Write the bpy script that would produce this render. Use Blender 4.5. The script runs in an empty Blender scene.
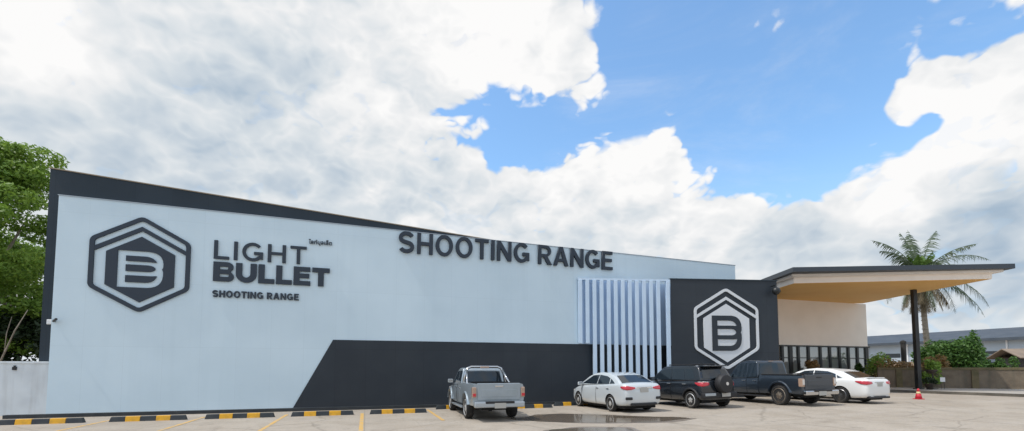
import bpy, bmesh, math, random
from mathutils import Vector, Matrix, noise as mnoise
random.seed(7)
R = math.radians
scene = bpy.context.scene
C = scene.collection
ANG = R(17.8); CA, SA = math.cos(ANG), math.sin(ANG)
EYE = 1.65

# ------------------------------------------------------------------ helpers
def smooth01(t):
    t = max(0.0, min(1.0, t)); return t*t*(3-2*t)
def gz(x, y=20.0):                       # the lot climbs very gently towards the canopy
    return 0.2*smooth01((x-2.0)/12.0)
def wl(s, D, z=0.0):                     # s along the long facade, D distance in front of the eye
    return Vector((CA*s-SA*D, SA*s+CA*D, z))
def tag(o, label=None, cat=None, group=None, kind=None):
    if label: o['label'] = label
    if cat: o['category'] = cat
    if group: o['group'] = group
    if kind: o['kind'] = kind
    return o
def empty(name, loc=(0, 0, 0), rz=0.0, label=None, cat=None, group=None):
    o = bpy.data.objects.new(name, None); C.objects.link(o)
    o.location = loc; o.rotation_euler = (0, 0, rz); o.empty_display_size = .2
    return tag(o, label, cat, group)

class MB:
    def __init__(s): s.v = []; s.f = []; s.m = []
    def add(s, vs, fs, mi=0):
        k = len(s.v); s.v += [tuple(p) for p in vs]
        s.f += [tuple(i+k for i in f) for f in fs]; s.m += [mi]*len(fs); return s
    def box(s, a, b, mi=0, M=None):
        (x0, y0, z0), (x1, y1, z1) = a, b
        vs = [(x0,y0,z0),(x1,y0,z0),(x1,y1,z0),(x0,y1,z0),(x0,y0,z1),(x1,y0,z1),(x1,y1,z1),(x0,y1,z1)]
        if M: vs = [M @ Vector(p) for p in vs]
        return s.add(vs, [(0,3,2,1),(4,5,6,7),(0,1,5,4),(1,2,6,5),(2,3,7,6),(3,0,4,7)], mi)
    def prism(s, pts, z0, z1, mi=0):     # pts: footprint ccw; z0/z1 numbers or lists
        n = len(pts)
        a = [z0]*n if not hasattr(z0, '__len__') else z0
        b = [z1]*n if not hasattr(z1, '__len__') else z1
        vs = [(p[0], p[1], a[i]) for i, p in enumerate(pts)]+[(p[0], p[1], b[i]) for i, p in enumerate(pts)]
        fs = [tuple(reversed(range(n))), tuple(range(n, 2*n))]
        fs += [(i, (i+1) % n, n+(i+1) % n, n+i) for i in range(n)]
        return s.add(vs, fs, mi)
    def tube(s, pts, r, n=8, mi=0, cap=True):
        pts = [Vector(p) for p in pts]
        rs = r if hasattr(r, '__len__') else [r]*len(pts)
        k = len(s.v); up = Vector((0, 0, 1))
        for i, p in enumerate(pts):
            d = (pts[min(i+1, len(pts)-1)]-pts[max(i-1, 0)]).normalized()
            a = d.cross(up)
            if a.length < .05: a = d.cross(Vector((1, 0, 0)))
            a.normalize(); b = d.cross(a)
            for j in range(n):
                t = 2*math.pi*j/n
                s.v.append(tuple(p+rs[i]*(math.cos(t)*a+math.sin(t)*b)))
        for i in range(len(pts)-1):
            for j in range(n):
                s.f.append((k+i*n+j, k+i*n+(j+1) % n, k+(i+1)*n+(j+1) % n, k+(i+1)*n+j)); s.m.append(mi)
        if cap:
            s.f.append(tuple(k+j for j in reversed(range(n)))); s.m.append(mi)
            s.f.append(tuple(k+(len(pts)-1)*n+j for j in range(n))); s.m.append(mi)
        return s
    def lathe(s, prof, n=24, axis='Z', c=(0, 0, 0), mi=0, close=True):
        k = len(s.v); c = Vector(c)
        for r, h in prof:
            for j in range(n):
                t = 2*math.pi*j/n
                p = Vector((r*math.cos(t), r*math.sin(t), h))
                if axis == 'X': p = Vector((h, r*math.cos(t), r*math.sin(t)))
                if axis == 'Y': p = Vector((r*math.sin(t), h, r*math.cos(t)))
                s.v.append(tuple(p+c))
        m = len(prof)
        for i in range(m-1):
            for j in range(n):
                s.f.append((k+i*n+j, k+i*n+(j+1) % n, k+(i+1)*n+(j+1) % n, k+(i+1)*n+j)); s.m.append(mi)
        if close:
            s.f.append(tuple(k+j for j in reversed(range(n)))); s.m.append(mi)
            s.f.append(tuple(k+(m-1)*n+j for j in range(n))); s.m.append(mi)
        return s
    def build(s, name, mats, parent=None, smooth=False, bevel=0, seg=2, fix=True):
        me = bpy.data.meshes.new(name); me.from_pydata(s.v, [], s.f); me.validate()
        if not isinstance(mats, (list, tuple)): mats = [mats]
        for m in mats: me.materials.append(m)
        if len(me.polygons) == len(s.m): me.polygons.foreach_set('material_index', s.m)
        if fix:
            bm = bmesh.new(); bm.from_mesh(me); bmesh.ops.recalc_face_normals(bm, faces=bm.faces); bm.to_mesh(me); bm.free()
        if smooth:
            me.polygons.foreach_set('use_smooth', [True]*len(me.polygons))
        o = bpy.data.objects.new(name, me); C.objects.link(o)
        if parent: o.parent = parent
        if bevel:
            b = o.modifiers.new('b', 'BEVEL'); b.width = bevel; b.segments = seg; b.limit_method = 'ANGLE'; b.angle_limit = R(35)
            if smooth is None: pass
        return o

def apply_mods(o):
    dg = bpy.context.evaluated_depsgraph_get()
    me = bpy.data.meshes.new_from_object(o.evaluated_get(dg))
    o.modifiers.clear(); o.data = me
    return o
def sharp_smooth(o, ang=40):
    me = o.data
    me.polygons.foreach_set('use_smooth', [True]*len(me.polygons))
    bm = bmesh.new(); bm.from_mesh(me)
    for e in bm.edges:
        if len(e.link_faces) == 2 and e.calc_face_angle(0) > R(ang): e.smooth = False
    bm.to_mesh(me); bm.free(); return o

# ------------------------------------------------------------------ materials
def mat(name, col, rough=.6, metal=0.0, spec=.5, coat=0.0, emit=None):
    m = bpy.data.materials.new(name); m.use_nodes = True
    b = m.node_tree.nodes['Principled BSDF']
    b.inputs['Base Color'].default_value = (*col, 1); b.inputs['Roughness'].default_value = rough
    b.inputs['Metallic'].default_value = metal; b.inputs['Specular IOR Level'].default_value = spec
    b.inputs['Coat Weight'].default_value = coat; b.inputs['Coat Roughness'].default_value = .06
    if emit: b.inputs['Emission Color'].default_value = (*emit[0], 1); b.inputs['Emission Strength'].default_value = emit[1]
    return m
def vary(m, c2, scale=2.0, lo=.4, hi=.65, detail=6, bump=0.0, bscale=20, stretch=None, amt=1.0, rough2=None):
    """mix the base colour towards c2 by a noise; optional bump"""
    nt = m.node_tree; N = nt.nodes; L = nt.links; b = N['Principled BSDF']
    tc = N.new('ShaderNodeTexCoord'); mp = N.new('ShaderNodeMapping')
    L.new(tc.outputs['Object'], mp.inputs['Vector'])
    if stretch: mp.inputs['Scale'].default_value = stretch
    nz = N.new('ShaderNodeTexNoise'); nz.inputs['Scale'].default_value = scale; nz.inputs['Detail'].default_value = detail
    L.new(mp.outputs[0], nz.inputs['Vector'])
    mr = N.new('ShaderNodeMapRange'); mr.inputs[1].default_value = lo; mr.inputs[2].default_value = hi
    mr.inputs[4].default_value = amt
    L.new(nz.outputs['Fac'], mr.inputs[0])
    mx = N.new('ShaderNodeMix'); mx.data_type = 'RGBA'
    src = b.inputs['Base Color']
    if src.is_linked: L.new(src.links[0].from_socket, mx.inputs[6])
    else: mx.inputs[6].default_value = src.default_value
    mx.inputs[7].default_value = (*c2, 1)
    L.new(mr.outputs[0], mx.inputs[0]); L.new(mx.outputs[2], b.inputs['Base Color'])
    if rough2 is not None:
        r = N.new('ShaderNodeMapRange'); r.inputs[3].default_value = b.inputs['Roughness'].default_value; r.inputs[4].default_value = rough2
        L.new(mr.outputs[0], r.inputs[0]); L.new(r.outputs[0], b.inputs['Roughness'])
    if bump:
        n2 = N.new('ShaderNodeTexNoise'); n2.inputs['Scale'].default_value = bscale; n2.inputs['Detail'].default_value = 5
        L.new(tc.outputs['Object'], n2.inputs['Vector'])
        bp = N.new('ShaderNodeBump'); bp.inputs['Strength'].default_value = bump; bp.inputs['Distance'].default_value = .05
        L.new(n2.outputs['Fac'], bp.inputs['Height']); L.new(bp.outputs[0], b.inputs['Normal'])
    return m

M = {}
M['wallblue'] = vary(vary(mat('pale_blue_render', (.64, .77, .85), .55, spec=.3), (.59, .72, .80), .5, .35, .7), (.50, .63, .71), 1.0, .52, .9, stretch=(3.0, 3.0, .12), amt=.3, bump=.03, bscale=6)
def seams(m, w, h, col, amt, size=.006):
    nt = m.node_tree; N = nt.nodes; L = nt.links; b = N['Principled BSDF']
    tc = N.new('ShaderNodeTexCoord'); r1 = N.new('ShaderNodeMapping'); r1.inputs['Rotation'].default_value = (0, 0, -ANG); L.new(tc.outputs['Object'], r1.inputs['Vector'])
    sp = N.new('ShaderNodeSeparateXYZ'); L.new(r1.outputs[0], sp.inputs[0]); cb = N.new('ShaderNodeCombineXYZ'); L.new(sp.outputs['X'], cb.inputs['X']); L.new(sp.outputs['Z'], cb.inputs['Y'])
    br = N.new('ShaderNodeTexBrick'); br.offset = 0; br.inputs['Scale'].default_value = 1; br.inputs['Mortar Size'].default_value = size; br.inputs['Mortar Smooth'].default_value = .3
    br.inputs['Brick Width'].default_value = w; br.inputs['Row Height'].default_value = h
    br.inputs['Color1'].default_value = (0, 0, 0, 1); br.inputs['Color2'].default_value = (.25, .25, .25, 1); br.inputs['Mortar'].default_value = (1, 1, 1, 1)
    L.new(cb.outputs[0], br.inputs['Vector'])
    mr = N.new('ShaderNodeMath'); mr.operation = 'MULTIPLY'; mr.inputs[1].default_value = amt; L.new(br.outputs['Color'], mr.inputs[0])
    mx = N.new('ShaderNodeMix'); mx.data_type = 'RGBA'; src = b.inputs['Base Color'].links[0].from_socket
    L.new(mr.outputs[0], mx.inputs[0]); L.new(src, mx.inputs[6]); mx.inputs[7].default_value = (*col, 1); L.new(mx.outputs[2], b.inputs['Base Color'])
    return m
seams(M['wallblue'], 1.22, 2.44, (.42, .52, .58), .28)
M['navy'] = vary(mat('charcoal_navy_render', (.022, .034, .046), .55, spec=.3), (.030, .043, .056), .7, .35, .7, bump=.03, bscale=8)
M['band'] = vary(mat('charcoal_panel', (.023, .031, .041), .5, spec=.35), (.033, .041, .051), .6, .35, .7, bump=.03, bscale=8)
seams(M['band'], 1.22, 2.44, (.010, .012, .016), .6); seams(M['navy'], 1.22, 2.44, (.010, .015, .02), .5)
M['flash'] = mat('metal_flashing', (.30, .24, .17), .5)
M['ltr'] = mat('navy_letter', (.018, .030, .048), .5)
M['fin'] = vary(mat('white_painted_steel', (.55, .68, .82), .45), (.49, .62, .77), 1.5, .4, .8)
M['softblue'] = vary(mat('soft_blue_sheet', (.50, .65, .84), .55), (.46, .61, .80), 1.0, .4, .7)
M['white_sign'] = mat('white_sign_sheet', (.66, .68, .70), .5)
M['beige'] = vary(mat('beige_render', (.92, .84, .75), .7), (.87, .79, .70), .8, .4, .7)
M['soffit'] = vary(mat('ochre_soffit', (.97, .57, .18), .6), (.93, .52, .15), .7, .4, .7)
M['step'] = vary(mat('cream_fascia', (.92, .85, .78), .6), (.86, .79, .72), 1.2, .4, .7)
M['slab'] = mat('dark_fascia_metal', (.035, .045, .058), .45)
M['black'] = vary(mat('black_painted_steel', (.010, .012, .013), .4), (.02, .022, .022), 3, .4, .7)
M['concrete'] = None
M['greywall'] = vary(vary(mat('grey_plaster_wall', (.68, .73, .76), .8), (.58, .62, .65), 1.2, .45, .75), (.33, .33, .32), 2.0, .5, .8, stretch=(2, 2, .2), amt=.4)
M['brownwall'] = vary(vary(mat('weathered_block_wall', (.20, .16, .115), .9), (.14, .11, .08), 1.6, .4, .7), (.10, .095, .07), 1.2, .5, .8, stretch=(3, 3, .3), amt=.8, bump=.3, bscale=12)
M['browncap'] = vary(mat('mossy_wall_cap', (.17, .135, .075), .9), (.10, .09, .045), 2.5, .4, .7)
M['pave'] = vary(mat('pavement_concrete', (.42, .39, .35), .85), (.34, .31, .27), 1.0, .4, .7)
M['kerb'] = vary(mat('kerb_stone', (.10, .09, .075), .9), (.18, .16, .13), 2, .4, .7)
M['kerbblack'] = vary(mat('black_kerb_paint', (.022, .028, .034), .55), (.05, .055, .055), 3, .5, .8)
M['yellow'] = vary(mat('yellow_stop_paint', (.72, .37, .012), .5), (.45, .25, .03), 6, .5, .8)
M['line'] = vary(mat('worn_yellow_line_paint', (.62, .38, .11), .7), (.42, .36, .27), 3.5, .48, .72)
M['glass'] = mat('tinted_car_glass', (.014, .022, .030), .06, spec=.65)
M['pane'] = mat('shopfront_glass', (.03, .035, .035), .03, spec=1.0, coat=1.0)
M['pane'].node_tree.nodes['Principled BSDF'].inputs['Metallic'].default_value = .35
M['pane'].node_tree.nodes['Principled BSDF'].inputs['Base Color'].default_value = (.30, .33, .33, 1)
M['tyre'] = vary(mat('tyre_rubber', (.016, .016, .016), .85), (.06, .05, .04), 6, .5, .8)
M['rim'] = mat('alloy_rim', (.62, .62, .61), .38, .55)
M['rimdusty'] = vary(mat('dusty_alloy_rim', (.30, .26, .21), .5, .6), (.16, .12, .09), 6, .4, .7)
M['rimdark'] = mat('dark_alloy_rim', (.18, .18, .185), .35, .8)
M['chrome'] = mat('chrome_trim', (.6, .6, .6), .15, 1.0)
M['plastic'] = mat('black_plastic_trim', (.018, .018, .02), .6)
M['under'] = mat('car_underside', (.008, .008, .008), .9)
M['red'] = mat('red_lamp_lens', (.42, .008, .02), .15, coat=1, emit=((.6, .01, .03), .12))
M['amber'] = mat('amber_lamp_lens', (.40, .27, .20), .15, coat=1)
M['clear'] = mat('clear_lamp_lens', (.65, .62, .58), .12, coat=1)
M['plate'] = mat('number_plate', (.42, .41, .38), .45)
M['silver'] = vary(mat('silver_grey_paint', (.33, .38, .42), .34, .45, coat=.7), (.29, .34, .37), 3, .4, .7)
M['silverb'] = mat('silver_bumper_paint', (.40, .44, .47), .35, .5, coat=.5)
M['pearl'] = mat('pale_silver_white_paint', (.62, .66, .68), .3, .2, coat=.8)
M['whitep'] = mat('white_paint', (.80, .80, .78), .3, 0, coat=.8)
M['blackp'] = mat('black_paint', (.012, .016, .022), .25, .2, coat=1)
M['navyp'] = mat('dark_navy_paint', (.030, .042, .058), .28, .4, coat=1)
M['lightw'] = mat('white_plastic', (.75, .75, .75), .4)
M['conered'] = mat('red_cone_plastic', (.55, .02, .04), .5)
M['reflect'] = mat('pale_yellow_reflector', (.75, .60, .32), .4)
M['tin'] = vary(mat('ribbed_metal_roof', (.05, .065, .085), .6, .1), (.08, .095, .115), .5, .4, .7)
M['tinwall'] = vary(mat('pale_metal_cladding', (.42, .48, .54), .6), (.34, .40, .46), .3, .4, .7, stretch=(1, 1, .3))
M['salmon'] = vary(mat('faded_salmon_wall', (.42, .29, .20), .85), (.33, .25, .19), .6, .4, .7)
M['brownroof'] = vary(mat('brown_shed_roof', (.26, .20, .15), .8), (.18, .14, .11), 1.2, .4, .7)
M['shed'] = vary(mat('dark_timber_shed', (.03, .03, .03), .9), (.07, .065, .06), 1.2, .45, .7)
M['bark'] = vary(mat('bark', (.16, .12, .085), .9), (.08, .06, .045), 5, .4, .7, bump=.6, bscale=10)
M['palebark'] = vary(mat('pale_grey_bark', (.34, .29, .23), .9), (.2, .17, .13), 5, .4, .7, bump=.5, bscale=14)
M['pot'] = vary(mat('terracotta_pot', (.06, .05, .045), .8), (.10, .07, .05), 5, .4, .7)

def leafmat(name, a, b, trans=.35):
    m = bpy.data.materials.new(name); m.use_nodes = True
    nt = m.node_tree; N = nt.nodes; L = nt.links; p = N['Principled BSDF']; out = N['Material Output']
    g = N.new('ShaderNodeNewGeometry'); mx = N.new('ShaderNodeMix'); mx.data_type = 'RGBA'
    mx.inputs[6].default_value = (*a, 1); mx.inputs[7].default_value = (*b, 1)
    L.new(g.outputs['Random Per Island'], mx.inputs[0]); L.new(mx.outputs[2], p.inputs['Base Color'])
    p.inputs['Roughness'].default_value = .55
    t = N.new('ShaderNodeBsdfTranslucent'); L.new(mx.outputs[2], t.inputs[0])
    ms = N.new('ShaderNodeMixShader'); ms.inputs[0].default_value = trans
    L.new(p.outputs[0], ms.inputs[1]); L.new(t.outputs[0], ms.inputs[2]); L.new(ms.outputs[0], out.inputs[0])
    return m
M['leaf'] = leafmat('tree_leaf', (.15, .27, .035), (.30, .44, .07))
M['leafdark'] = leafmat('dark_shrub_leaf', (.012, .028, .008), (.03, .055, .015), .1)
M['bush'] = leafmat('bush_leaf', (.045, .12, .02), (.10, .20, .035))
M['limeleaf'] = leafmat('lime_leaf', (.20, .36, .06), (.34, .50, .10))
M['rustleaf'] = leafmat('dry_brown_leaf', (.24, .17, .06), (.40, .24, .10))
M['palmleaf'] = leafmat('palm_leaflet', (.045, .07, .035), (.09, .13, .06), .2)
M['palmbright'] = leafmat('young_palm_leaflet', (.10, .20, .03), (.17, .27, .06), .3)
M['palmdry'] = leafmat('dry_palm_leaflet', (.10, .08, .045), (.22, .17, .09), .15)

# concrete lot
def concrete():
    m = bpy.data.materials.new('parking_lot_concrete'); m.use_nodes = True
    nt = m.node_tree; N = nt.nodes; L = nt.links; p = N['Principled BSDF']
    tc = N.new('ShaderNodeTexCoord')
    rot = N.new('ShaderNodeMapping'); rot.inputs['Rotation'].default_value = (0, 0, -ANG)
    L.new(tc.outputs['Object'], rot.inputs['Vector'])
    def nz(scale, detail=8, rough=.55, vec=None, st=None):
        n = N.new('ShaderNodeTexNoise'); n.inputs['Scale'].default_value = scale; n.inputs['Detail'].default_value = detail
        n.inputs['Roughness'].default_value = rough
        src = rot.outputs[0]
        if st:
            mp = N.new('ShaderNodeMapping'); mp.inputs['Scale'].default_value = st; L.new(src, mp.inputs['Vector']); src = mp.outputs[0]
        L.new(src, n.inputs['Vector']); return n.outputs['Fac']
    def mr(f, a, b, c=0, d=1):
        r = N.new('ShaderNodeMapRange'); r.inputs[1].default_value = a; r.inputs[2].default_value = b
        r.inputs[3].default_value = c; r.inputs[4].default_value = d; L.new(f, r.inputs[0]); return r.outputs[0]
    def mix(f, a, b):
        x = N.new('ShaderNodeMix'); x.data_type = 'RGBA'
        L.new(f, x.inputs[0])
        if isinstance(a, tuple): x.inputs[6].default_value = (*a, 1)
        else: L.new(a, x.inputs[6])
        if isinstance(b, tuple): x.inputs[7].default_value = (*b, 1)
        else: L.new(b, x.inputs[7])
        return x.outputs[2]
    c = mix(mr(nz(.22, 8, .6), .35, .65), (.43, .375, .31), (.355, .30, .24))
    c = mix(mr(nz(1.1, 9, .65), .45, .8, 0, .75), c, (.27, .225, .175))
    c = mix(mr(nz(.5, 7, .6, st=(.5, 2.0, 1)), .54, .75, 0, .7), c, (.46, .415, .365))
    c = mix(mr(nz(.38, 6, .6), .62, .72, 0, .55), c, (.20, .165, .125))
    c = mix(mr(nz(14, 4, .7), .46, .8, 0, .6), c, (.22, .19, .155))
    c = mix(mr(nz(1.7, 5, .6), .60, .68, 0, .5), c, (.17, .145, .115))
    c = mix(mr(nz(60, 3, .7), .45, .8, 0, .35), c, (.62, .58, .52))
    c = mix(mr(nz(.9, 5, .7, st=(2.4, .35, 1)), .60, .74, 0, .45), c, (.16, .135, .11))
    vo = N.new('ShaderNodeTexVoronoi'); vo.feature = 'DISTANCE_TO_EDGE'; vo.inputs['Scale'].default_value = .33
    wn = N.new('ShaderNodeTexNoise'); wn.inputs['Scale'].default_value = 1.5; wn.inputs['Detail'].default_value = 6; L.new(rot.outputs[0], wn.inputs['Vector'])
    wm = N.new('ShaderNodeMix'); wm.data_type = 'RGBA'; wm.inputs[0].default_value = .22; L.new(rot.outputs[0], wm.inputs[6]); L.new(wn.outputs['Color'], wm.inputs[7])
    L.new(wm.outputs[2], vo.inputs['Vector'])
    c = mix(mr(vo.outputs['Distance'], .0, .010, .40, 0), c, (.14, .12, .095))
    # casting joints every 5.06 m across and 5 m deep
    br = N.new('ShaderNodeTexBrick'); br.offset = 0; br.inputs['Scale'].default_value = 1
    br.inputs['Mortar Size'].default_value = .012; br.inputs['Brick Width'].default_value = 5.06; br.inputs['Row Height'].default_value = 4.9
    br.inputs['Color1'].default_value = br.inputs['Color2'].default_value = (0, 0, 0, 1); br.inputs['Mortar'].default_value = (1, 1, 1, 1)
    L.new(rot.outputs[0], br.inputs['Vector'])
    c = mix(mr(br.outputs['Color'], 0, 1, 0, .5), c, (.17, .15, .12))
    L.new(c, p.inputs['Base Color'])
    L.new(mr(nz(.5, 6), .4, .7, .85, .6), p.inputs['Roughness'])
    p.inputs['Specular IOR Level'].default_value = .3
    bp = N.new('ShaderNodeBump'); bp.inputs['Strength'].default_value = .35; bp.inputs['Distance'].default_value = .02
    L.new(nz(18, 6), bp.inputs['Height']); L.new(bp.outputs[0], p.inputs['Normal'])
    return m
M['concrete'] = concrete()
def water():
    m = mat('puddle_water', (.15, .12, .09), .11, spec=.4)
    nt = m.node_tree; N = nt.nodes; L = nt.links
    n = N.new('ShaderNodeTexNoise'); n.inputs['Scale'].default_value = 2.2; n.inputs['Detail'].default_value = 3
    tc = N.new('ShaderNodeTexCoord'); L.new(tc.outputs['Object'], n.inputs['Vector'])
    b = N.new('ShaderNodeBump'); b.inputs['Strength'].default_value = .05; b.inputs['Distance'].default_value = .02
    L.new(n.outputs['Fac'], b.inputs['Height']); L.new(b.outputs[0], N['Principled BSDF'].inputs['Normal'])
    return m
M['water'] = water()

# ------------------------------------------------------------------ camera
F = 455.0; PITCH = math.atan(27/F)
cam = bpy.data.cameras.new('camera'); camo = bpy.data.objects.new('camera', cam); C.objects.link(camo)
cam.sensor_width = 36; cam.lens = 36*F/1024; cam.shift_y = (341-215.5)/1024
cam.clip_start = .1; cam.clip_end = 5000
camo.location = (0, 0, EYE); camo.rotation_euler = (math.pi/2+PITCH, 0, 0)
scene.camera = camo

# ------------------------------------------------------------------ light and sky
SUN_EL = R(60)
sun_h = Vector((-.93, -.37)).normalized()      # horizontal direction towards the sun
sun_dir = Vector((sun_h.x*math.cos(SUN_EL), sun_h.y*math.cos(SUN_EL), math.sin(SUN_EL)))
sl = bpy.data.lights.new('sun', 'SUN'); sl.energy = 2.5; sl.angle = R(1.0); sl.color = (1, .95, .88)
so = bpy.data.objects.new('sun', sl); C.objects.link(so); so.rotation_euler = sun_dir.to_track_quat('Z', 'Y').to_euler()
so.location = (0, 0, 60)

def build_world():
    w = bpy.data.worlds.new('World'); scene.world = w; w.use_nodes = True
    nt = w.node_tree; N = nt.nodes; L = nt.links
    for n in list(N): N.remove(n)
    out = N.new('ShaderNodeOutputWorld'); bg = N.new('ShaderNodeBackground'); bg.inputs[1].default_value = .1
    L.new(bg.outputs[0], out.inputs[0])
    sky = N.new('ShaderNodeTexSky'); sky.sky_type = 'NISHITA'; sky.sun_disc = False
    sky.sun_elevation = SUN_EL; sky.sun_rotation = math.atan2(sun_h.x, sun_h.y)
    sky.air_density = 1.2; sky.dust_density = 1.2; sky.ozone_density = 3.0
    tc = N.new('ShaderNodeTexCoord'); nrm = N.new('ShaderNodeVectorMath'); nrm.operation = 'NORMALIZE'
    L.new(tc.outputs['Generated'], nrm.inputs[0]); d = nrm.outputs[0]
    def m(op, a, b=None, c=None):
        n = N.new('ShaderNodeMath'); n.operation = op
        for i, q in enumerate((a, b, c)):
            if q is None: continue
            if isinstance(q, (int, float)): n.inputs[i].default_value = q
            else: L.new(q, n.inputs[i])
        return n.outputs[0]
    def ss(x, a, b, lo=0, hi=1):
        r = N.new('ShaderNodeMapRange'); r.interpolation_type = 'SMOOTHSTEP'
        L.new(x, r.inputs[0]); r.inputs[1].default_value = a; r.inputs[2].default_value = b
        r.inputs[3].default_value = lo; r.inputs[4].default_value = hi; return r.outputs[0]
    def off(v, o):
        n = N.new('ShaderNodeVectorMath'); n.operation = 'ADD'; L.new(v, n.inputs[0]); n.inputs[1].default_value = o; return n.outputs[0]
    def scl(v, o):
        n = N.new('ShaderNodeVectorMath'); n.operation = 'MULTIPLY'; L.new(v, n.inputs[0]); n.inputs[1].default_value = o; return n.outputs[0]
    def nz(v, scale, detail=8, rough=.6, dist=0.0):
        n = N.new('ShaderNodeTexNoise'); n.inputs['Scale'].default_value = scale; n.inputs['Detail'].default_value = detail
        n.inputs['Roughness'].default_value = rough; n.inputs['Distortion'].default_value = dist
        L.new(v, n.inputs['Vector']); return n
    c_, s_ = math.cos(PITCH), math.sin(PITCH)
    def dirpx(px, py):
        u = (px-512)/F; v = (341-py)/F
        return Vector((u, c_-v*s_, s_+v*c_)).normalized(), 1+u*u+v*v
    def blobs(v, lst, start):
        acc = start
        for px, py, rx, wgt in lst:
            c, q = dirpx(px, py)
            n = N.new('ShaderNodeVectorMath'); n.operation = 'DISTANCE'; L.new(v, n.inputs[0]); n.inputs[1].default_value = c
            r = rx/F/q**.7
            acc = m('ADD', acc, ss(n.outputs['Value'], 0, r, wgt, 0))
        return acc
    # warp the direction a little so blob outlines break up
    wn = nz(d, 3.2, 5, .55); wv = N.new('ShaderNodeVectorMath'); wv.operation = 'SUBTRACT'
    L.new(wn.outputs['Color'], wv.inputs[0]); wv.inputs[1].default_value = (.5, .5, .5)
    wsc = N.new('ShaderNodeVectorMath'); wsc.operation = 'SCALE'; L.new(wv.outputs[0], wsc.inputs[0]); wsc.inputs[3].default_value = .14
    wd = N.new('ShaderNodeVectorMath'); wd.operation = 'ADD'; L.new(d, wd.inputs[0]); L.new(wsc.outputs[0], wd.inputs[1]); wd = wd.outputs[0]
    shape = [(60, 60, 330, .6), (260, 120, 330, .6), (420, 40, 230, .6), (535, 30, 130, .6), (330, 190, 200, .4), (575, 70, 55, .4),
             (470, 225, 130, .5), (590, 190, 100, .6), (652, 152, 56, 1.15), (640, 200, 90, .4), (705, 225, 70, .75), (735, 208, 36, .55), (560, 240, 120, .3), (745, 262, 90, .35),
             (800, 245, 80, .55), (860, 215, 80, .65), (920, 178, 85, .7), (968, 140, 70, .6), (1010, 95, 90, .8), (1045, 60, 80, .6), (912, 95, 42, 1.1), (945, 66, 46, 1.05), (975, 50, 30, .4), (1040, 260, 200, .5), (820, 275, 90, .35),
             (690, 60, 200, -.75), (790, 100, 170, -.75), (660, 80, 90, -.4), (850, 30, 130, -.6), (755, 170, 75, -.55), (800, 165, 60, -.4), (785, 205, 44, -.4), (700, 150, 40, -.5),
             (485, 120, 84, -.92), (428, 148, 62, -.85), (555, 122, 62, -.8), (378, 165, 45, -.35), (540, 152, 36, -.5), (500, 158, 30, -.5), (942, 118, 30, -.9), (905, 138, 30, -.5), (985, 22, 60, -.8), (965, 5, 50, -.5), (350, 38, 30, -.5), (540, 225, 34, -.6)]
    base = blobs(wd, shape, .12)
    fl = scl(d, (1, 1, 1.5))
    base = m('MINIMUM', m('MAXIMUM', base, -.62), .56)
    fn = nz(fl, 9.0, 3, .6); fv = N.new('ShaderNodeVectorMath'); fv.operation = 'SUBTRACT'; L.new(fn.outputs['Color'], fv.inputs[0]); fv.inputs[1].default_value = (.5, .5, .5)
    fs_ = N.new('ShaderNodeVectorMath'); fs_.operation = 'SCALE'; L.new(fv.outputs[0], fs_.inputs[0]); fs_.inputs[3].default_value = .06
    fa = N.new('ShaderNodeVectorMath'); fa.operation = 'ADD'; L.new(fl, fa.inputs[0]); L.new(fs_.outputs[0], fa.inputs[1]); flw = fa.outputs[0]
    def dens(v):                      # fractal noise plus billows (folded noise, creases between the puffs)
        acc = m('MULTIPLY', m('SUBTRACT', nz(v, 4.0, 9, .60, .1).outputs['Fac'], .5), 1.15)
        for sc, am in ((9.0, .62), (19.0, .36), (41.0, .20)):
            acc = m('ADD', acc, m('MULTIPLY', m('ABSOLUTE', m('SUBTRACT', nz(v, sc, 0).outputs['Fac'], .5)), am*2))
        return m('SUBTRACT', acc, .22)
    n1 = dens(flw)
    f = m('ADD', base, m('MULTIPLY', n1, 1.7))
    mask = m('MAXIMUM', ss(f, -.08, .25), ss(base, .18, .5, 0, .93))
    # towards the horizon everything milks over
    sep = N.new('ShaderNodeSeparateXYZ'); L.new(d, sep.inputs[0]); el = sep.outputs['Z']
    mask = m('MAXIMUM', mask, ss(el, .02, .14, .85, 0))
    # thin veil in the blue
    veil = m('MULTIPLY', ss(nz(scl(d, (1, 1, 3)), 2.5, 7, .65, .6).outputs['Fac'], .45, .8), .22)
    mask = m('MAXIMUM', mask, veil)
    # relief: density towards the sun minus density here, at two scales
    sd = Vector((-.45, .1, .75)).normalized()
    rel = m('MULTIPLY', m('SUBTRACT', n1, dens(off(flw, tuple(sd*.045)))), .78)
    grey = [(60, 200, 200, .20), (170, 130, 170, .26), (250, 60, 110, .18), (300, 190, 150, .22), (560, 262, 130, .25), (430, 190, 60, .15), (930, 262, 130, .38), (1020, 215, 110, .36), (1020, 290, 150, .25), (800, 262, 90, .3), (380, 40, 60, .1),
            (30, 30, 110, -.45), (520, 60, 120, -.35), (460, 10, 120, -.2), (640, 160, 80, -.35), (560, 190, 80, -.25), (900, 185, 90, -.35), (985, 110, 90, -.45), (930, 75, 60, -.3), (700, 205, 60, -.2), (380, 95, 60, -.15), (170, 128, 40, -.3), (860, 215, 60, -.2)]
    g = blobs(wd, grey, .22)
    g = m('SUBTRACT', g, m('MULTIPLY', rel, .95))
    g = m('ADD', g, m('MULTIPLY', m('SUBTRACT', nz(fl, 1.9, 6, .55, .4).outputs['Fac'], .5), .24))
    g = m('ADD', g, m('MULTIPLY', ss(f, .2, 1.2), .16))
    ramp = N.new('ShaderNodeValToRGB'); L.new(g, ramp.inputs[0])
    cr = ramp.color_ramp; cr.elements[0].position = 0.0; cr.elements[0].color = (.91, .905, .90, 1)
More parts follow.
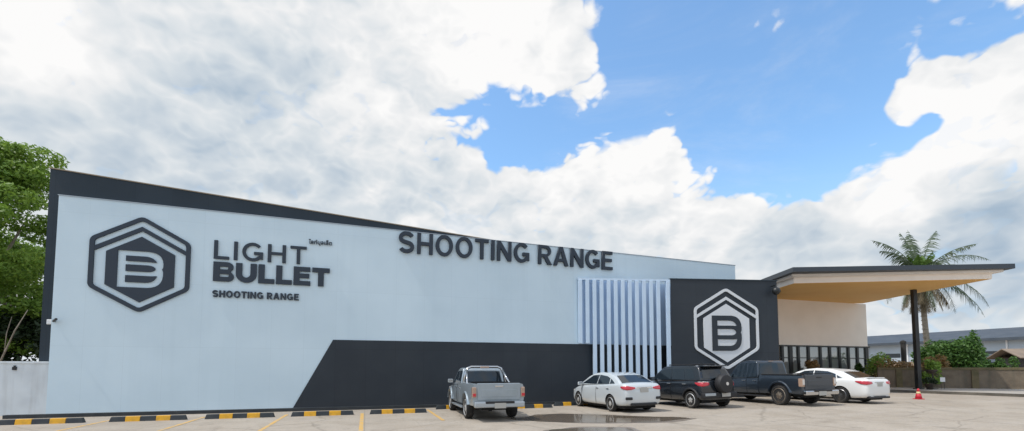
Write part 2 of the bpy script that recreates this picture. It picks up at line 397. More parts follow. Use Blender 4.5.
    cr.elements[1].position = 1.0; cr.elements[1].color = (.36, .46, .57, 1)
    e = cr.elements.new(.22); e.color = (.80, .81, .82, 1)
    e = cr.elements.new(.5); e.color = (.64, .69, .73, 1)
    cl = N.new('ShaderNodeVectorMath'); cl.operation = 'SCALE'; L.new(ramp.outputs[0], cl.inputs[0]); cl.inputs[3].default_value = 10.0
    # clear-sky colour
    sk = N.new('ShaderNodeMix'); sk.data_type = 'RGBA'; sk.blend_type = 'MULTIPLY'; sk.inputs[0].default_value = 1
    L.new(sky.outputs[0], sk.inputs[6]); sk.inputs[7].default_value = (1.9, 2.25, 2.35, 1)
    hz = N.new('ShaderNodeMix'); hz.data_type = 'RGBA'; L.new(ss(el, .05, .42, 1, 0), hz.inputs[0]); L.new(sk.outputs[2], hz.inputs[6]); hz.inputs[7].default_value = (4.6, 6.6, 8.6, 1)
    mx = N.new('ShaderNodeMix'); mx.data_type = 'RGBA'; L.new(mask, mx.inputs[0]); L.new(hz.outputs[2], mx.inputs[6]); L.new(cl.outputs[0], mx.inputs[7])
    L.new(mx.outputs[2], bg.inputs[0])
build_world()
scene.world.cycles.sampling_method = 'MANUAL'; scene.world.cycles.sample_map_resolution = 512
scene.view_settings.view_transform = 'Standard'; scene.view_settings.look = 'None'
scene.view_settings.exposure = 0.10; scene.view_settings.gamma = 1
scene.cycles.max_bounces = 6

# ------------------------------------------------------------------ ground
g = MB()
xs = [-1500, -300, -80, -30, -12]+[-8+i for i in range(26)]+[20, 26, 32, 80, 300, 1500]
ys = [-300, -40, 0]+[4+2*i for i in range(16)]+[45, 80, 300, 1500]
for j, y in enumerate(ys):
    for i, x in enumerate(xs): g.v.append((x, y, gz(x)))
nx = len(xs)
for j in range(len(ys)-1):
    for i in range(nx-1):
        a = j*nx+i; g.f.append((a, a+1, a+1+nx, a+nx)); g.m.append(0)
tag(g.build('ground', M['concrete'], smooth=True), kind='structure')

# ------------------------------------------------------------------ building
bld = empty('shooting_range_building', wl(4, 20.4), 0, 'long pale blue and charcoal building with slanted roofline, white fins and ochre canopy', 'building')
def bpart(mb, name, m, **k):
    o = mb.build(name, m, **k); o.parent = bld; o.matrix_parent_inverse = Matrix.Translation(-bld.location); return o
def wbox(mb, s0, s1, D0, D1, z0, z1, mi=0):          # z1 may be a pair (at s0, at s1)
    if not hasattr(z1, '__len__'): z1 = (z1, z1)
    P = [wl(s0, D0), wl(s1, D0), wl(s1, D1), wl(s0, D1)]
    return mb.prism(P, z0, [z1[0], z1[1], z1[1], z1[0]], mi)
bpart(wbox(MB(), -10.70, 19.82, 20.4, 20.7, -.1, (7.90, 7.44)), 'facade_wall', M['wallblue'])
bpart(wbox(MB(), -11.15, 9.0, 20.702, 21.1, -.1, (8.96, 7.49)), 'parapet_wall', M['navy'])
bpart(wbox(MB(), -11.20, 9.0, 20.66, 21.15, 8.965, 8.965).add([], []), 'x', M['flash']) if False else None
fl = MB(); fl.prism([wl(-11.19, 20.67), wl(8.7, 20.67), wl(8.7, 21.13), wl(-11.19, 21.13)], [8.965, 7.518, 7.518, 8.965], [9.0, 7.553, 7.553, 9.0])
bpart(fl, 'roof_flashing', M['flash'])
fl = MB(); fl.prism([wl(-10.72, 20.37), wl(19.84, 20.37), wl(19.84, 20.695), wl(-10.72, 20.695)], [7.902, 7.442, 7.442, 7.902], [7.93, 7.47, 7.47, 7.93])
bpart(fl, 'roof_flashing', M['tinwall'])
bpart(wbox(MB(), -11.0, 19.7, 21.102, 44, -.1, (7.6, 7.1)), 'rear_hall', M['navy'])
# slanted charcoal base panel
bp_ = MB()
A = [(-2.82, -.05), (-1.32, 2.83), (17.2, 2.83), (17.2, -.05)]
vs = [wl(s, 20.37, z) for s, z in A]+[wl(s, 20.399, z) for s, z in A]
bp_.add(vs, [(0, 1, 2, 3), (7, 6, 5, 4), (0, 4, 5, 1), (1, 5, 6, 2), (2, 6, 7, 3), (3, 7, 4, 0)])
bpart(bp_, 'base_panel', M['band'])

m_ = MB(); wbox(m_, 10.2, 17.0, 20.385, 20.398, 2.85, 6.1); bpart(m_, 'blue_panel', M['softblue'])  # thin sheet that makes the facade bluer behind the fins
# plane of the fin screen and the entrance block: turned a little away from the facade
PA = R(5.0); P0 = Vector((3.40, 22.34, 0)); PD = Vector((math.cos(PA), math.sin(PA), 0)); PN = Vector((math.sin(PA), -math.cos(PA), 0))
def pl(t, z=0, o=0): return P0+PD*t+PN*o+Vector((0, 0, z))
def tpx(px):                             # t where the column of the picture meets the plane (design-time measure)
    u = (px-512)/F; return (u*P0.y-P0.x)/(PD.x-u*PD.y)
T0 = tpx(671.8)*1.0; T1 = tpx(779)
fx = [580.8, 588.0]+[595.2+7.14*i for i in range(10)]+[669.2]
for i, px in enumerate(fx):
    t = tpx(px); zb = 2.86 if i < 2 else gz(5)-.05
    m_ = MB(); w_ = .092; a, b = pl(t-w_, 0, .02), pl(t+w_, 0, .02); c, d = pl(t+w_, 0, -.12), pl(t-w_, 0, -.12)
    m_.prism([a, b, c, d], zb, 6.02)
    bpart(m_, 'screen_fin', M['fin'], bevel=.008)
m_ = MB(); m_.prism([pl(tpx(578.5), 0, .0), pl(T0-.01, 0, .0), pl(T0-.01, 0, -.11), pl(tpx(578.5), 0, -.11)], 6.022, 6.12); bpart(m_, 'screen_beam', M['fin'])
# entrance block
blk = MB(); q = wl(28.0, 25.0)
blk.prism([pl(T0), pl(T1), (q.x, q.y, 0), wl(19.9, 25.2), wl(19.9, 20.9), wl(17.2, 20.36)], -.05, 6.11)
bpart(blk, 'entrance_block', M['band'])
cp = MB(); cp.prism([pl(T0-.02, 0, .03), pl(T1+.02, 0, .03), pl(T1+.02, 0, -.25), pl(T0-.02, 0, -.25)], 6.112, 6.17); bpart(cp, 'block_coping', M['navy'])

# beige pavilion with shopfront
pv = MB(); wbox(pv, 28.02, 36.85, 25.0, 33.0, 3.3, 6.59); bpart(pv, 'pavilion_wall', M['beige'])
pv = MB(); wbox(pv, 28.02, 37.0, 24.93, 25.3, 3.2, 3.298); bpart(pv, 'window_head', M['black'])
ms = [28.34, 29.1, 29.84, 30.81, 31.98, 32.93, 33.9, 34.83, 35.78, 36.75]
zf = .33
for i, s in enumerate(ms):
    hw = .10 if i not in (1, 9) else .16
    m_ = MB(); wbox(m_, s-hw, s+hw, 25.0, 25.18, zf, 3.198); bpart(m_, 'mullion', M['black'])
for i in range(len(ms)-1):
    m_ = MB(); wbox(m_, ms[i]+.09, ms[i+1]-.09, 25.08, 25.10, zf, 3.198); bpart(m_, 'window_pane', M['pane'])
m_ = MB(); wbox(m_, 28.05, 36.9, 25.02, 25.16, 2.36, 2.42); bpart(m_, 'transom', M['black'])
m_ = MB(); wbox(m_, 28.1, 36.9, 29.5, 29.6, .2, 3.29); bpart(m_, 'interior_wall', M['beige'])
# canopy
cn = MB(); cn.prism([(15.8, 25.3), (27.3, 24.4), (28.1, 36.2), (16.3, 36.2)], 7.05, 7.31); bpart(cn, 'canopy_roof', M['slab'])
cn = MB(); cn.prism([(16.15, 25.95), (27.0, 24.72), (27.3, 35.2), (16.5, 35.2)], 6.92, 7.048); bpart(cn, 'canopy_fascia', M['step'])
cn = MB(); cn.prism([(16.5, 26.4), (26.7, 25.05), (26.9, 34.7), (16.6, 34.7)], 6.605, 6.918); bpart(cn, 'canopy_fascia', M['step'])
cn = MB(); cn.prism([(16.52, 26.42), (26.68, 25.07), (26.88, 34.68), (16.62, 34.68)], 6.592, 6.604); bpart(cn, 'soffit', M['soffit'])
cn = MB(); cn.box((25.26, 28.4, .3), (25.50, 28.64, 6.59)); bpart(cn, 'column', M['black'], bevel=.01)
cn = MB(); cn.box((25.18, 28.32, .3), (25.58, 28.72, .40)); bpart(cn, 'column_base', M['black'], bevel=.01)

# downlights hidden in no photo: none.  Corner bracket lamp on the entrance block
fl_ = empty('floodlight', pl(T1-.28, 5.75, .0), PA, 'small black round floodlight on the top right corner of the charcoal entrance block', 'floodlight')
m_ = MB(); m_.tube([(0, -.02, .1), (0, -.32, .1)], .03); m_.tube([(0, -.3, .1), (.02, -.34, -.1)], .03); m_.build('bracket', M['black'], fl_)
m_ = MB(); m_.lathe([(.06, -.12), (.16, -.06), (.20, .05), (.20, .10)], 20, 'Y', (.02, -.38, -.2)); m_.build('lamp_head', M['black'], fl_, smooth=True)

# ------------------------------------------------------------------ lettering and logos
def curve_mesh(name, cu, m, parent, target=None, split=None):
    o = bpy.data.objects.new('tmp', cu); C.objects.link(o)
    dg = bpy.context.evaluated_depsgraph_get(); me = bpy.data.meshes.new_from_object(o.evaluated_get(dg))
    bpy.data.objects.remove(o)
    xs_ = [v.co.x for v in me.vertices]; ys_ = [v.co.y for v in me.vertices]
    if target:
        (x0, x1), (y0, y1) = target
        a, b = min(xs_), max(xs_); c, d = min(ys_), max(ys_)
        for v in me.vertices:
            v.co.x = x0+(v.co.x-a)/(b-a)*(x1-x0); v.co.y = y0+(v.co.y-c)/(d-c)*(y1-y0)
    me.materials.clear(); me.materials.append(m)
    bm = bmesh.new(); bm.from_mesh(me); bmesh.ops.remove_doubles(bm, verts=bm.verts, dist=1e-5)
    if not split:
        bm.to_mesh(me); bm.free(); me.name = name
        ob = bpy.data.objects.new(name, me); C.objects.link(ob); ob.parent = parent; return [ob]
    seen = set(); res = []
    bm.verts.ensure_lookup_table(); isl = []
    for v in bm.verts:
        if v.index in seen: continue
        st = [v]; seen.add(v.index); comp = []
        while st:
            w = st.pop(); comp.append(w)
            for e in w.link_edges:
                u = e.other_vert(w)
                if u.index not in seen: seen.add(u.index); st.append(u)
        isl.append(comp)
    isl.sort(key=lambda c: sum(v.co.x for v in c)/len(c))
    for comp in isl:
        ids = {v.index: k for k, v in enumerate(comp)}
        fs = [tuple(ids[x.index] for x in f_.verts) for f_ in {f_ for v in comp for f_ in v.link_faces}]
        m2 = bpy.data.meshes.new('letter'); m2.from_pydata([v.co[:] for v in comp], [], fs); m2.materials.append(m)
        ob = bpy.data.objects.new('letter', m2); C.objects.link(ob); ob.parent = parent; res.append(ob)
    bm.free(); return res
def text(s, off=0.0, depth=.05, spacing=1.0):
    cu = bpy.data.curves.new('t', 'FONT'); cu.body = s; cu.size = 1; cu.offset = off; cu.extrude = depth/2; cu.space_character = spacing
    cu.fill_mode = 'BOTH'; cu.resolution_u = 6; return cu
def sign_root(name, s, z, D, label, cat, rz=ANG, loc=None, tilt=0):
    o = empty(name, loc if loc is not None else wl(s, D, z), 0, label, cat)
    o.rotation_euler = (Matrix.Rotation(rz, 4, 'Z') @ Matrix.Rotation(math.pi/2, 4, 'X') @ Matrix.Rotation(tilt, 4, 'Z')).to_euler()
    return o
LD = 20.4-.045
# --- letters drawn as outlines (height 1); each returns (advance width, loops)
def stroke(path, w):
    P = [Vector(p) for p in path]; n = len(P); Lf, Rt = [], []
    for i in range(n):
        if i == 0: d0 = d1 = (P[1]-P[0]).normalized()
        elif i == n-1: d0 = d1 = (P[-1]-P[-2]).normalized()
        else: d0 = (P[i]-P[i-1]).normalized(); d1 = (P[i+1]-P[i]).normalized()
        n0 = Vector((-d0.y, d0.x)); n1 = Vector((-d1.y, d1.x)); mt = (n0+n1).normalized(); k = 1/max(.4, mt.dot(n0))
        Lf.append(P[i]+mt*(w/2*k)); Rt.append(P[i]-mt*(w/2*k))
    return [tuple(p) for p in Lf]+[tuple(p) for p in reversed(Rt)]
def arc(cx, cy, rx, ry, a0, a1, n=14):
    return [(cx+rx*math.cos(R(a0+(a1-a0)*k/n)), cy+ry*math.sin(R(a0+(a1-a0)*k/n))) for k in range(n+1)]
def glyph(ch, w, k):                     # w stroke weight, k width factor
    h = w/2
    if ch == 'I': return w, [[(0, 0), (w, 0), (w, 1), (0, 1)]]
    if ch == 'L': W = .60*k; return W, [[(0, 0), (W, 0), (W, w*.92), (w, w*.92), (w, 1), (0, 1)]]
    if ch == 'T': W = .70*k; return W, [[(W/2-h, 0), (W/2+h, 0), (W/2+h, 1-w*.92), (W, 1-w*.92), (W, 1), (0, 1), (0, 1-w*.92), (W/2-h, 1-w*.92)]]
    if ch == 'H': W = .76*k; return W, [[(0, 0), (w, 0), (w, .5-h*.9), (W-w, .5-h*.9), (W-w, 0), (W, 0), (W, 1), (W-w, 1), (W-w, .5+h*.9), (w, .5+h*.9), (w, 1), (0, 1)]]
    if ch == 'E': W = .66*k; v = w*.9; return W, [[(0, 0), (W, 0), (W, v), (w, v), (w, .52-v/2), (W*.93, .52-v/2), (W*.93, .52+v/2), (w, .52+v/2), (w, 1-v), (W*.98, 1-v), (W*.98, 1), (0, 1)]]
    if ch == 'N': W = .77*k; return W, [[(0, 0), (w*.95, 0), (w*.95, .66), (W-w*1.0, 0), (W, 0), (W, 1), (W-w*.95, 1), (W-w*.95, .34), (w*1.0, 1), (0, 1)]]
    if ch == 'A':
        W = .86*k; a = w*1.12; yb = .22; yt = .22+w*.85
        def xi(y): return a+(W/2-a)*min(1, y/(1-1.9*w*.55))            # inner left edge
        ya = 1-w*1.35
        li = lambda y: a+(W/2-a)*y/ya
        return W, [[(0, 0), (a, 0), (li(yb), yb), (W-li(yb), yb), (W-a, 0), (W, 0), (W/2+w*.58, 1), (W/2-w*.58, 1)], [(li(yt), yt), (W-li(yt), yt), (W/2, ya)]]
    if ch == 'O': W = .86*k; return W, [arc(W/2, .5, W/2, .515, 0, 351, 39), arc(W/2, .5, W/2-w, .515-w*.92, 0, 351, 39)]
    if ch == 'U': W = .76*k; r = W/2-h; return W, [stroke([(h, 1), (h, r+h)]+arc(W/2, r+h-.01, r, r+.0, 185, 355, 14)+[(W-h, r+h), (W-h, 1)], w)]
    if ch == 'S':
        W = .74*k; rx = W/2-h; ry = (1.02-w)/4; yt = .5+ry; yb = .5-ry; cx = W/2
        p = arc(cx, yt, rx, ry, 25, 180, 12)+arc(cx, yt, rx, ry, 195, 235, 3)+[(cx, .5)]+arc(cx, yb, rx, ry, 55, 15, 3)+arc(cx, yb, rx, ry, 0, -155, 12)
        return W, [stroke(p, w)]
    if ch == 'G':
        W = .86*k; rx = W/2-h; ry = .51-h
        p = arc(W/2, .5, rx, ry, 42, 318, 26)+[(W-h*1.15, .20), (W-h*1.15, .43), (W*.56, .43)]
        return W, [stroke(p, w*.97)]
    if ch in 'BR':
        W = .74*k; v = w*.88; m = .50 if ch == 'B' else .44
        if ch == 'B':
            r2 = m/2; r1 = (1-m)/2
            out = [(0, 0), (W-r2*1.0, 0)]+arc(W-r2*1.0, r2, r2*1.0, r2, -90, 62, 9)+arc(W-.03-r1, 1-r1, r1, r1, -50, 90, 9)+[(0, 1)]
            q1 = r1-v*.98; q2 = r2-v*.98
            c1 = [(w, m+v*.5)]+arc(W-.03-r1, (m+v*.5+1-v)/2, q1*.95+.02, (1-v-m-v*.5)/2, -90, 90, 8)+[(w, 1-v)]
            c2 = [(w, v)]+arc(W-r2, (v+m-v*.5)/2, q2*.95+.02, (m-v*.5-v)/2, -90, 90, 8)+[(w, m-v*.5)]
            return W, [out, c1, c2]
        r1 = (1-m)/2+.02
        out = [(0, 0), (w, 0), (w, m-v*.4), (W*.44, m-v*.4), (W-w*1.12, 0), (W+.04, 0), (W*.70, m-v*.2)]+arc(W-.01-r1, 1-r1, r1, r1, -52, 90, 10)+[(0, 1)]
        c1 = [(w, m+v*.6)]+arc(W-.01-r1, (m+v*.6+1-v)/2, max(.03, r1-v*.95), (1-v-m-v*.6)/2, -90, 90, 8)+[(w, 1-v)]
        return W, [out, c1]
def letters(parent, s, x0, x1, hgt, w, m, depth, gap=.12, k=1.0, space=.34):
    total = 0; gl = []
    for ch in s:
        if ch == ' ': total += space; gl.append((None, total)); continue
        W, lp = glyph(ch, w, k); gl.append((lp, total, W)); total += W+gap
    total -= gap; sx = (x1-x0)/total
    for g_ in gl:
        if g_[0] is None: continue
        cu = bpy.data.curves.new('l', 'CURVE'); cu.dimensions = '2D'; cu.fill_mode = 'BOTH'; cu.extrude = depth/2
        for lp in g_[0]:
            sp = cu.splines.new('POLY'); sp.points.add(len(lp)-1)
            for i, p in enumerate(lp): sp.points[i].co = (x0+(g_[1]+p[0])*sx, p[1]*hgt, 0, 1)
            sp.use_cyclic_u = True
        curve_mesh('letter', cu, m, parent)
r_ = sign_root('lettering', -5.75, 5.93, LD, 'tall thin navy LIGHT lettering on the pale wall beside the hexagon logo', 'sign')
letters(r_, 'LIGHT', 0, 3.33, .74, .165, M['ltr'], .06, .21, 1.12)
r_ = sign_root('lettering', -5.75, 5.05, LD, 'heavy bold navy BULLET lettering on the pale wall', 'sign')
letters(r_, 'BULLET', 0, 4.24, .77, .27, M['ltr'], .06, .08, 1.18)
r_ = sign_root('lettering', -5.75, 4.42, LD, 'small navy SHOOTING RANGE lettering under the word BULLET', 'sign')
letters(r_, 'SHOOTING RANGE', 0, 3.08, .27, .23, M['ltr'], .04, .12, 1.0)
r_ = curve_mesh('thai_lettering', text('ไลท์บุลเล็ต', .018, .03), M['ltr'], None, ((0, .9), (0, .26)))[0]
r_.location = wl(-2.35, LD, 6.76); r_.rotation_euler = (math.pi/2, 0, ANG)
tag(r_, 'tiny navy line of Thai lettering above the end of the word LIGHT', 'sign')
r_ = sign_root('lettering', 1.28, 6.74, 20.4-.07, 'large raised navy SHOOTING RANGE letters along the top edge of the pale wall', 'sign', tilt=-math.atan(.10/10.6))
letters(r_, 'SHOOTING RANGE', 0, 10.63, .94, .17, M['ltr'], .12, .135, .96)

def hexa(Rr, dx=0, dy=0, rnd=.0, n=6, kx=1.0):
    P = []
    for i in range(6):
        a = R(90-60*i); v = Vector((Rr*math.cos(a), Rr*math.sin(a)))
        if rnd:
            p = [Vector((Rr*math.cos(R(90-60*(i+q))), Rr*math.sin(R(90-60*(i+q))))) for q in (-1, 1)]
            u0 = v+(p[0]-v).normalized()*rnd; u1 = v+(p[1]-v).normalized()*rnd
            for k in range(n+1):
                t = k/n; P.append(u0*(1-t)**2+v*2*t*(1-t)+u1*t*t)
        else: P.append(v)
    return [(p.x*kx+dx, p.y+dy) for p in P]
def plate(name, loops, depth, m, parent, z=0.0):
    cu = bpy.data.curves.new(name, 'CURVE'); cu.dimensions = '2D'; cu.fill_mode = 'BOTH'; cu.extrude = depth/2
    for lp in loops:
        sp = cu.splines.new('POLY'); sp.points.add(len(lp)-1)
        for i, p in enumerate(lp): sp.points[i].co = (p[0], p[1], 0, 1)
        sp.use_cyclic_u = True
    o = curve_mesh(name, cu, m, parent)[0]
    for v in o.data.vertices: v.co.z += z+depth/2
    return o
def bez(p0, p1, p2, n=6):
    return [tuple(p0[k]*(1-t)**2+p1[k]*2*t*(1-t)+p2[k]*t*t for k in (0, 1)) for t in [i/n for i in range(n+1)]]
def b_loops(w, h, dx, dy):
    def T(pts): return [(dx+(x-.5)*w, dy+(y-.5)*h) for x, y in pts]
    outer = [(0, 0), (0, 1), (.66, 1)]+bez((.66, 1), (.985, .98), (1, .68))+[(1, .60)]+bez((1, .60), (1, .55), (.975, .535), 3)
    outer += bez((.975, .51), (1.0, .49), (1, .44), 3)+bez((1, .34), (.985, .02), (.66, 0))
    c1 = [(.18, .86), (.58, .86)]+bez((.58, .86), (.78, .86), (.85, .71))+[(.74, .71), (.74, .715), (.18, .715)]
    c2 = [(.18, .62), (.66, .62)]+bez((.66, .62), (.80, .61), (.82, .54), 4)+bez((.82, .52), (.80, .45), (.66, .44), 4)+[(.18, .44)]
    c3 = [(.18, .325), (.74, .325), (.86, .335)]+bez((.86, .335), (.80, .14), (.60, .14))+[(.18, .14)]
    return [T(outer), T(c1), T(c2), T(c3)]
def logo(root, Rr, ink, letter_ink, kx=1.0, rt=.165):
    k = Rr/1.8
    plate('ring', [hexa(1.8*k, rnd=.16*k, kx=kx), hexa((1.8-rt)*k, rnd=.10*k, kx=kx)], .06, ink, root)
    # chevron under the top of the ring, its ends joined to the sides
    hx = (1.82-rt)*k*math.cos(R(30))*kx; y0 = .58*k; ya = y0+.83*k; th = rt*k
    plate('chevron', [[(-hx, y0-th), (-hx, y0), (0, ya), (hx, y0), (hx, y0-th), (0, ya-th)]], .055, ink, root)
    fr = 1.225*k
    if letter_ink is None:
        bl = b_loops(1.42*k*kx, 1.36*k, .0, -.19*k)
        # dark hexagon with the letter cut out of it: the counters are solid again
        plate('field', [hexa(fr, 0, -.19*k, kx=kx), bl[0]], .05, ink, root)
        for lp in bl[1:]: plate('counter', [lp], .05, ink, root)
    else:
        plate('field', [hexa(fr*1.05, 0, -.19*k, kx=kx)], .03, ink, root)
        plate('letter', b_loops(1.42*k*kx, 1.54*k, .0, -.20*k), .03, letter_ink, root, .031)
r_ = sign_root('hexagon_logo', -8.12, 5.54, 20.395, 'navy hexagon logo with pale B cut out, on the left of the pale blue wall', 'logo')
logo(r_, 1.83, M['ltr'], None)
r_ = sign_root('hexagon_logo', 0, 0, 0, 'white hexagon logo with dark B on the charcoal entrance block', 'logo', rz=PA, loc=pl(tpx(727), 3.64, .004))
logo(r_, 2.08, M['white_sign'], M['band'], kx=.945, rt=.135)

# camera and lamp near the corner
r_ = empty('security_camera', wl(-10.60, 20.4, 3.3), ANG, 'small dark security camera on the left end of the pale wall', 'camera'); r_.scale = (.75, .75, .75)
m_ = MB(); m_.box((-.04, -.06, 0), (.04, 0, .10)); m_.tube([(0, -.05, .05), (.08, -.16, .04)], .02); m_.build('mount', M['black'], r_)
m_ = MB(); m_.tube([(.0, -.10, .02), (.22, -.34, .10)], .055, 10); m_.build('camera_body', M['black'], r_)
r_ = MB().box((-.09, -.07, -.08), (.09, 0, .10)).box((-.07, -.09, -.06), (.07, -.07, .08)).build('junction_box', M['lightw'], bevel=.01)
r_.location = wl(-10.87, 20.70, 3.30); r_.rotation_euler.z = ANG
tag(r_, 'small white junction box on the charcoal strip beside the pale wall', 'junction box')

# boundary wall on the left
bw = empty('boundary_wall', wl(-14, 20.45), ANG, 'low pale grey boundary wall at the left end of the building', 'wall')
m_ = MB(); m_.box((-16, 0, -.1), (3.28, .2, 1.80)); m_.build('wall_panel', M['greywall'], bw)
m_ = MB(); m_.box((-16, -.03, 1.802), (3.28, .23, 1.88)); m_.build('coping', M['greywall'], bw, bevel=.01)
r_ = MB().box((-.05, -.06, -.05), (.05, 0, .06)).lathe([(.03, 0), (.03, .05)], 8, 'Z', (0, -.03, .06)).build('wall_socket', M['plastic'])
r_.location = wl(-11.65, 20.45, 1.63); r_.rotation_euler.z = ANG; tag(r_, 'tiny dark fitting near the top of the grey boundary wall', 'fitting')
for (sa_, za, zb, w_, lb) in ((-12.35, .86, 1.02, 1.0, 'upper of two dark cables drooping across the grey boundary wall'), (-12.60, .22, .42, .75, 'lower of two dark cables drooping across the grey boundary wall')):
    m_ = MB(); m_.tube([wl(sa_-1.8+(w_+1.0)*t, 20.42, za+(zb-za)*t*t) for t in [i/8 for i in range(9)]], .012, 6)
    tag(m_.build('cable', M['plastic']), lb, 'cable')

# black kerb along the wall, wheel stops, painted lines
m_ = MB()
k0, k1 = -11.15, 20.0
n_ = 40
for i in range(n_):
    s0 = k0+(k1-k0)*i/n_; s1 = k0+(k1-k0)*(i+1)/n_
    if s1 > 15.0: break
    za, zb2 = gz(wl(s0, 19.2).x), gz(wl(s1, 19.2).x)
    m_.prism([wl(s0, 19.15), wl(s1, 19.15), wl(s1, 19.35), wl(s0, 19.35)], [za-.05, zb2-.05, zb2-.05, za-.05], [za+.12, zb2+.12, zb2+.12, za+.12])
tag(m_.build('kerb', M['kerbblack']), 'long low black kerb along the foot of the building', 'kerb')
def stop_mesh():
    L_ = []
    xs_ = [-1.02, -.60, -.22, .20, .58, 1.02]
    return xs_
def wheel_stop(s, D, idx):
    words = ['leftmost wheel stop, by the grey boundary wall corner', 'second wheel stop from the left, below the hexagon logo', 'third wheel stop from the left, below LIGHT BULLET',
             'fourth wheel stop from the left, by the slanted charcoal panel', 'fifth wheel stop from the left, just left of the silver pickup', 'wheel stop in front of the silver pickup',
             'wheel stop between the silver pickup and the pale sedan', 'wheel stop under the nose of the pale sedan', 'wheel stop in front of the black spare-wheel hatchback', 'wheel stop in front of the dark navy pickup']
    p = wl(s, D); t = empty('wheel_stop', (p.x, p.y, gz(p.x)), ANG, 'black and yellow striped '+words[idx], 'wheel stop', 'wheel stops along the parking row')
    def seg(x0, x1, m, nm, g=0):
        b = MB(); h, wd = .15+g, .09+g
        e0 = .05 if x0 < -1 else 0; e1 = .05 if x1 > 1 else 0
        V = [(x0, -wd, -.02), (x1, -wd, -.02), (x1, wd, -.02), (x0, wd, -.02), (x0+e0, -wd+.035, h), (x1-e1, -wd+.035, h), (x1-e1, wd-.035, h), (x0+e0, wd-.035, h)]
        b.add(V, [(0,3,2,1),(4,5,6,7),(0,1,5,4),(1,2,6,5),(2,3,7,6),(3,0,4,7)])
        return b.build(nm, m, t, bevel=.012)
    xs_ = stop_mesh()
    for k in range(5): seg(xs_[k], xs_[k+1], M['yellow'] if k % 2 else M['kerbblack'], 'yellow_band' if k % 2 else 'rubber_block', .003 if k % 2 else 0)
for i, s in enumerate([-9.09, -6.44, -3.91, -1.38, 1.18]): wheel_stop(s, 17.2, i)
for i, (s, D) in enumerate([(3.72, 18.42), (6.45, 17.75), (8.85, 18.42)]): wheel_stop(s, D, 5+i)
wheel_stop(12.0, 18.45, 8)
for i, (s, D0, D1) in enumerate([(-5.14, 13.2, 17.9), (-2.62, 13.0, 17.9), (-.09, 12.4, 17.6), (2.36, 14.4, 18.3), (-7.66, 13.4, 17.9)]):
    m_ = MB(); n_ = 6
    P = [wl(s-.055, D0), wl(s+.055, D0), wl(s+.055, D1), wl(s-.055, D1)]
    m_.add([(p.x, p.y, gz(p.x)+.005) for p in P], [(0, 1, 2, 3)])
    tag(m_.build('parking_line', M['line'], fix=False), kind='structure')

# puddles
M['damp'] = vary(mat('damp_concrete', (.20, .165, .13), .35), (.25, .21, .17), 1.5, .4, .7)
def puddle(pts, nm, seed, grow=0.0, z=.006, m='water', nme='puddle'):
    c0 = sum((Vector(p) for p in pts), Vector((0, 0)))/len(pts)
    if grow: pts = [tuple(Vector(p)+(Vector(p)-c0).normalized()*grow) for p in pts]
    P = []
    n = len(pts)
    for i in range(n):
        a = Vector(pts[i]); b = Vector(pts[(i+1) % n])
        for k in range(8):
            p = a.lerp(b, k/8); d = (b-a).normalized(); nrm = Vector((d.y, -d.x))
            P.append(p+nrm*(mnoise.noise(Vector((p.x*1.6, p.y*1.6, seed)))*.30))
    # smooth
    for _ in range(3): P = [(P[i-1]+P[i]*2+P[(i+1) % len(P)])/4 for i in range(len(P))]
    c = sum((p for p in P), Vector((0, 0)))/len(P)
    m_ = MB(); vs = [(c.x, c.y, gz(c.x)+z)]+[(p.x, p.y, gz(p.x)+z) for p in P]
    m_.add(vs, [(0, i+1, (i+1) % len(P)+1) for i in range(len(P))])
    return tag(m_.build(nme, M[m], fix=False), kind='structure')
PA_ = [(-.1, 15.0), (.8, 14.2), (2.0, 13.9), (3.4, 13.8), (4.6, 13.9), (5.8, 14.6), (5.0, 15.2), (4.0, 15.6), (3.0, 16.1), (1.9, 16.6), (1.1, 16.2), (.6, 15.6)]
PB_ = [(.9, 11.4), (2.2, 11.2), (3.3, 11.9), (3.1, 12.6), (2.0, 12.75), (1.1, 12.3)]
puddle(PA_, 'a', 3.1); puddle(PB_, 'b', 8.2)
puddle(PA_, 'a', 5.7, .22, .003, 'damp', 'damp_patch'); puddle(PB_, 'b', 2.4, .25, .003, 'damp', 'damp_patch')

# ------------------------------------------------------------------ vehicles (local: +Y forward, X right, origin on the ground between the axles)
def loft(stations, crown=.03, flat=None):
    """stations: (y, w, zb, h) -> closed shell"""
    rings = []
    for (y, w, b, h) in stations:
        cr = crown
        half = [(0, b), (.78*w, b), (.95*w, b+.05), (.995*w, b+.30*(h-b)), (w, b+.58*(h-b)), (.985*w, b+.82*(h-b)), (.95*w, h-.015), (.86*w, h+cr*.35), (.5*w, h+cr*.8), (0, h+cr)]
        ring = [(x, y, z) for x, z in half]+[(-x, y, z) for x, z in reversed(half[1:-1])]
        rings.append(ring)
    m = MB(); n = len(rings[0])
    for r in rings: m.v += r
    for i in range(len(rings)-1):
        for j in range(n): m.f.append((i*n+j, i*n+(j+1) % n, (i+1)*n+(j+1) % n, (i+1)*n+j)); m.m.append(0)
    m.f.append(tuple(reversed(range(n)))); m.m.append(0)
    m.f.append(tuple((len(rings)-1)*n+j for j in range(n))); m.m.append(0)
    return m
def cut(o, cutter):
    b = o.modifiers.new('c', 'BOOLEAN'); b.operation = 'DIFFERENCE'; b.object = cutter; b.solver = 'EXACT'
    try: b.material_mode = 'TRANSFER'
    except Exception: pass
def finish_cut(o, cutters):
    apply_mods(o)
    for c in cutters: bpy.data.objects.remove(c)
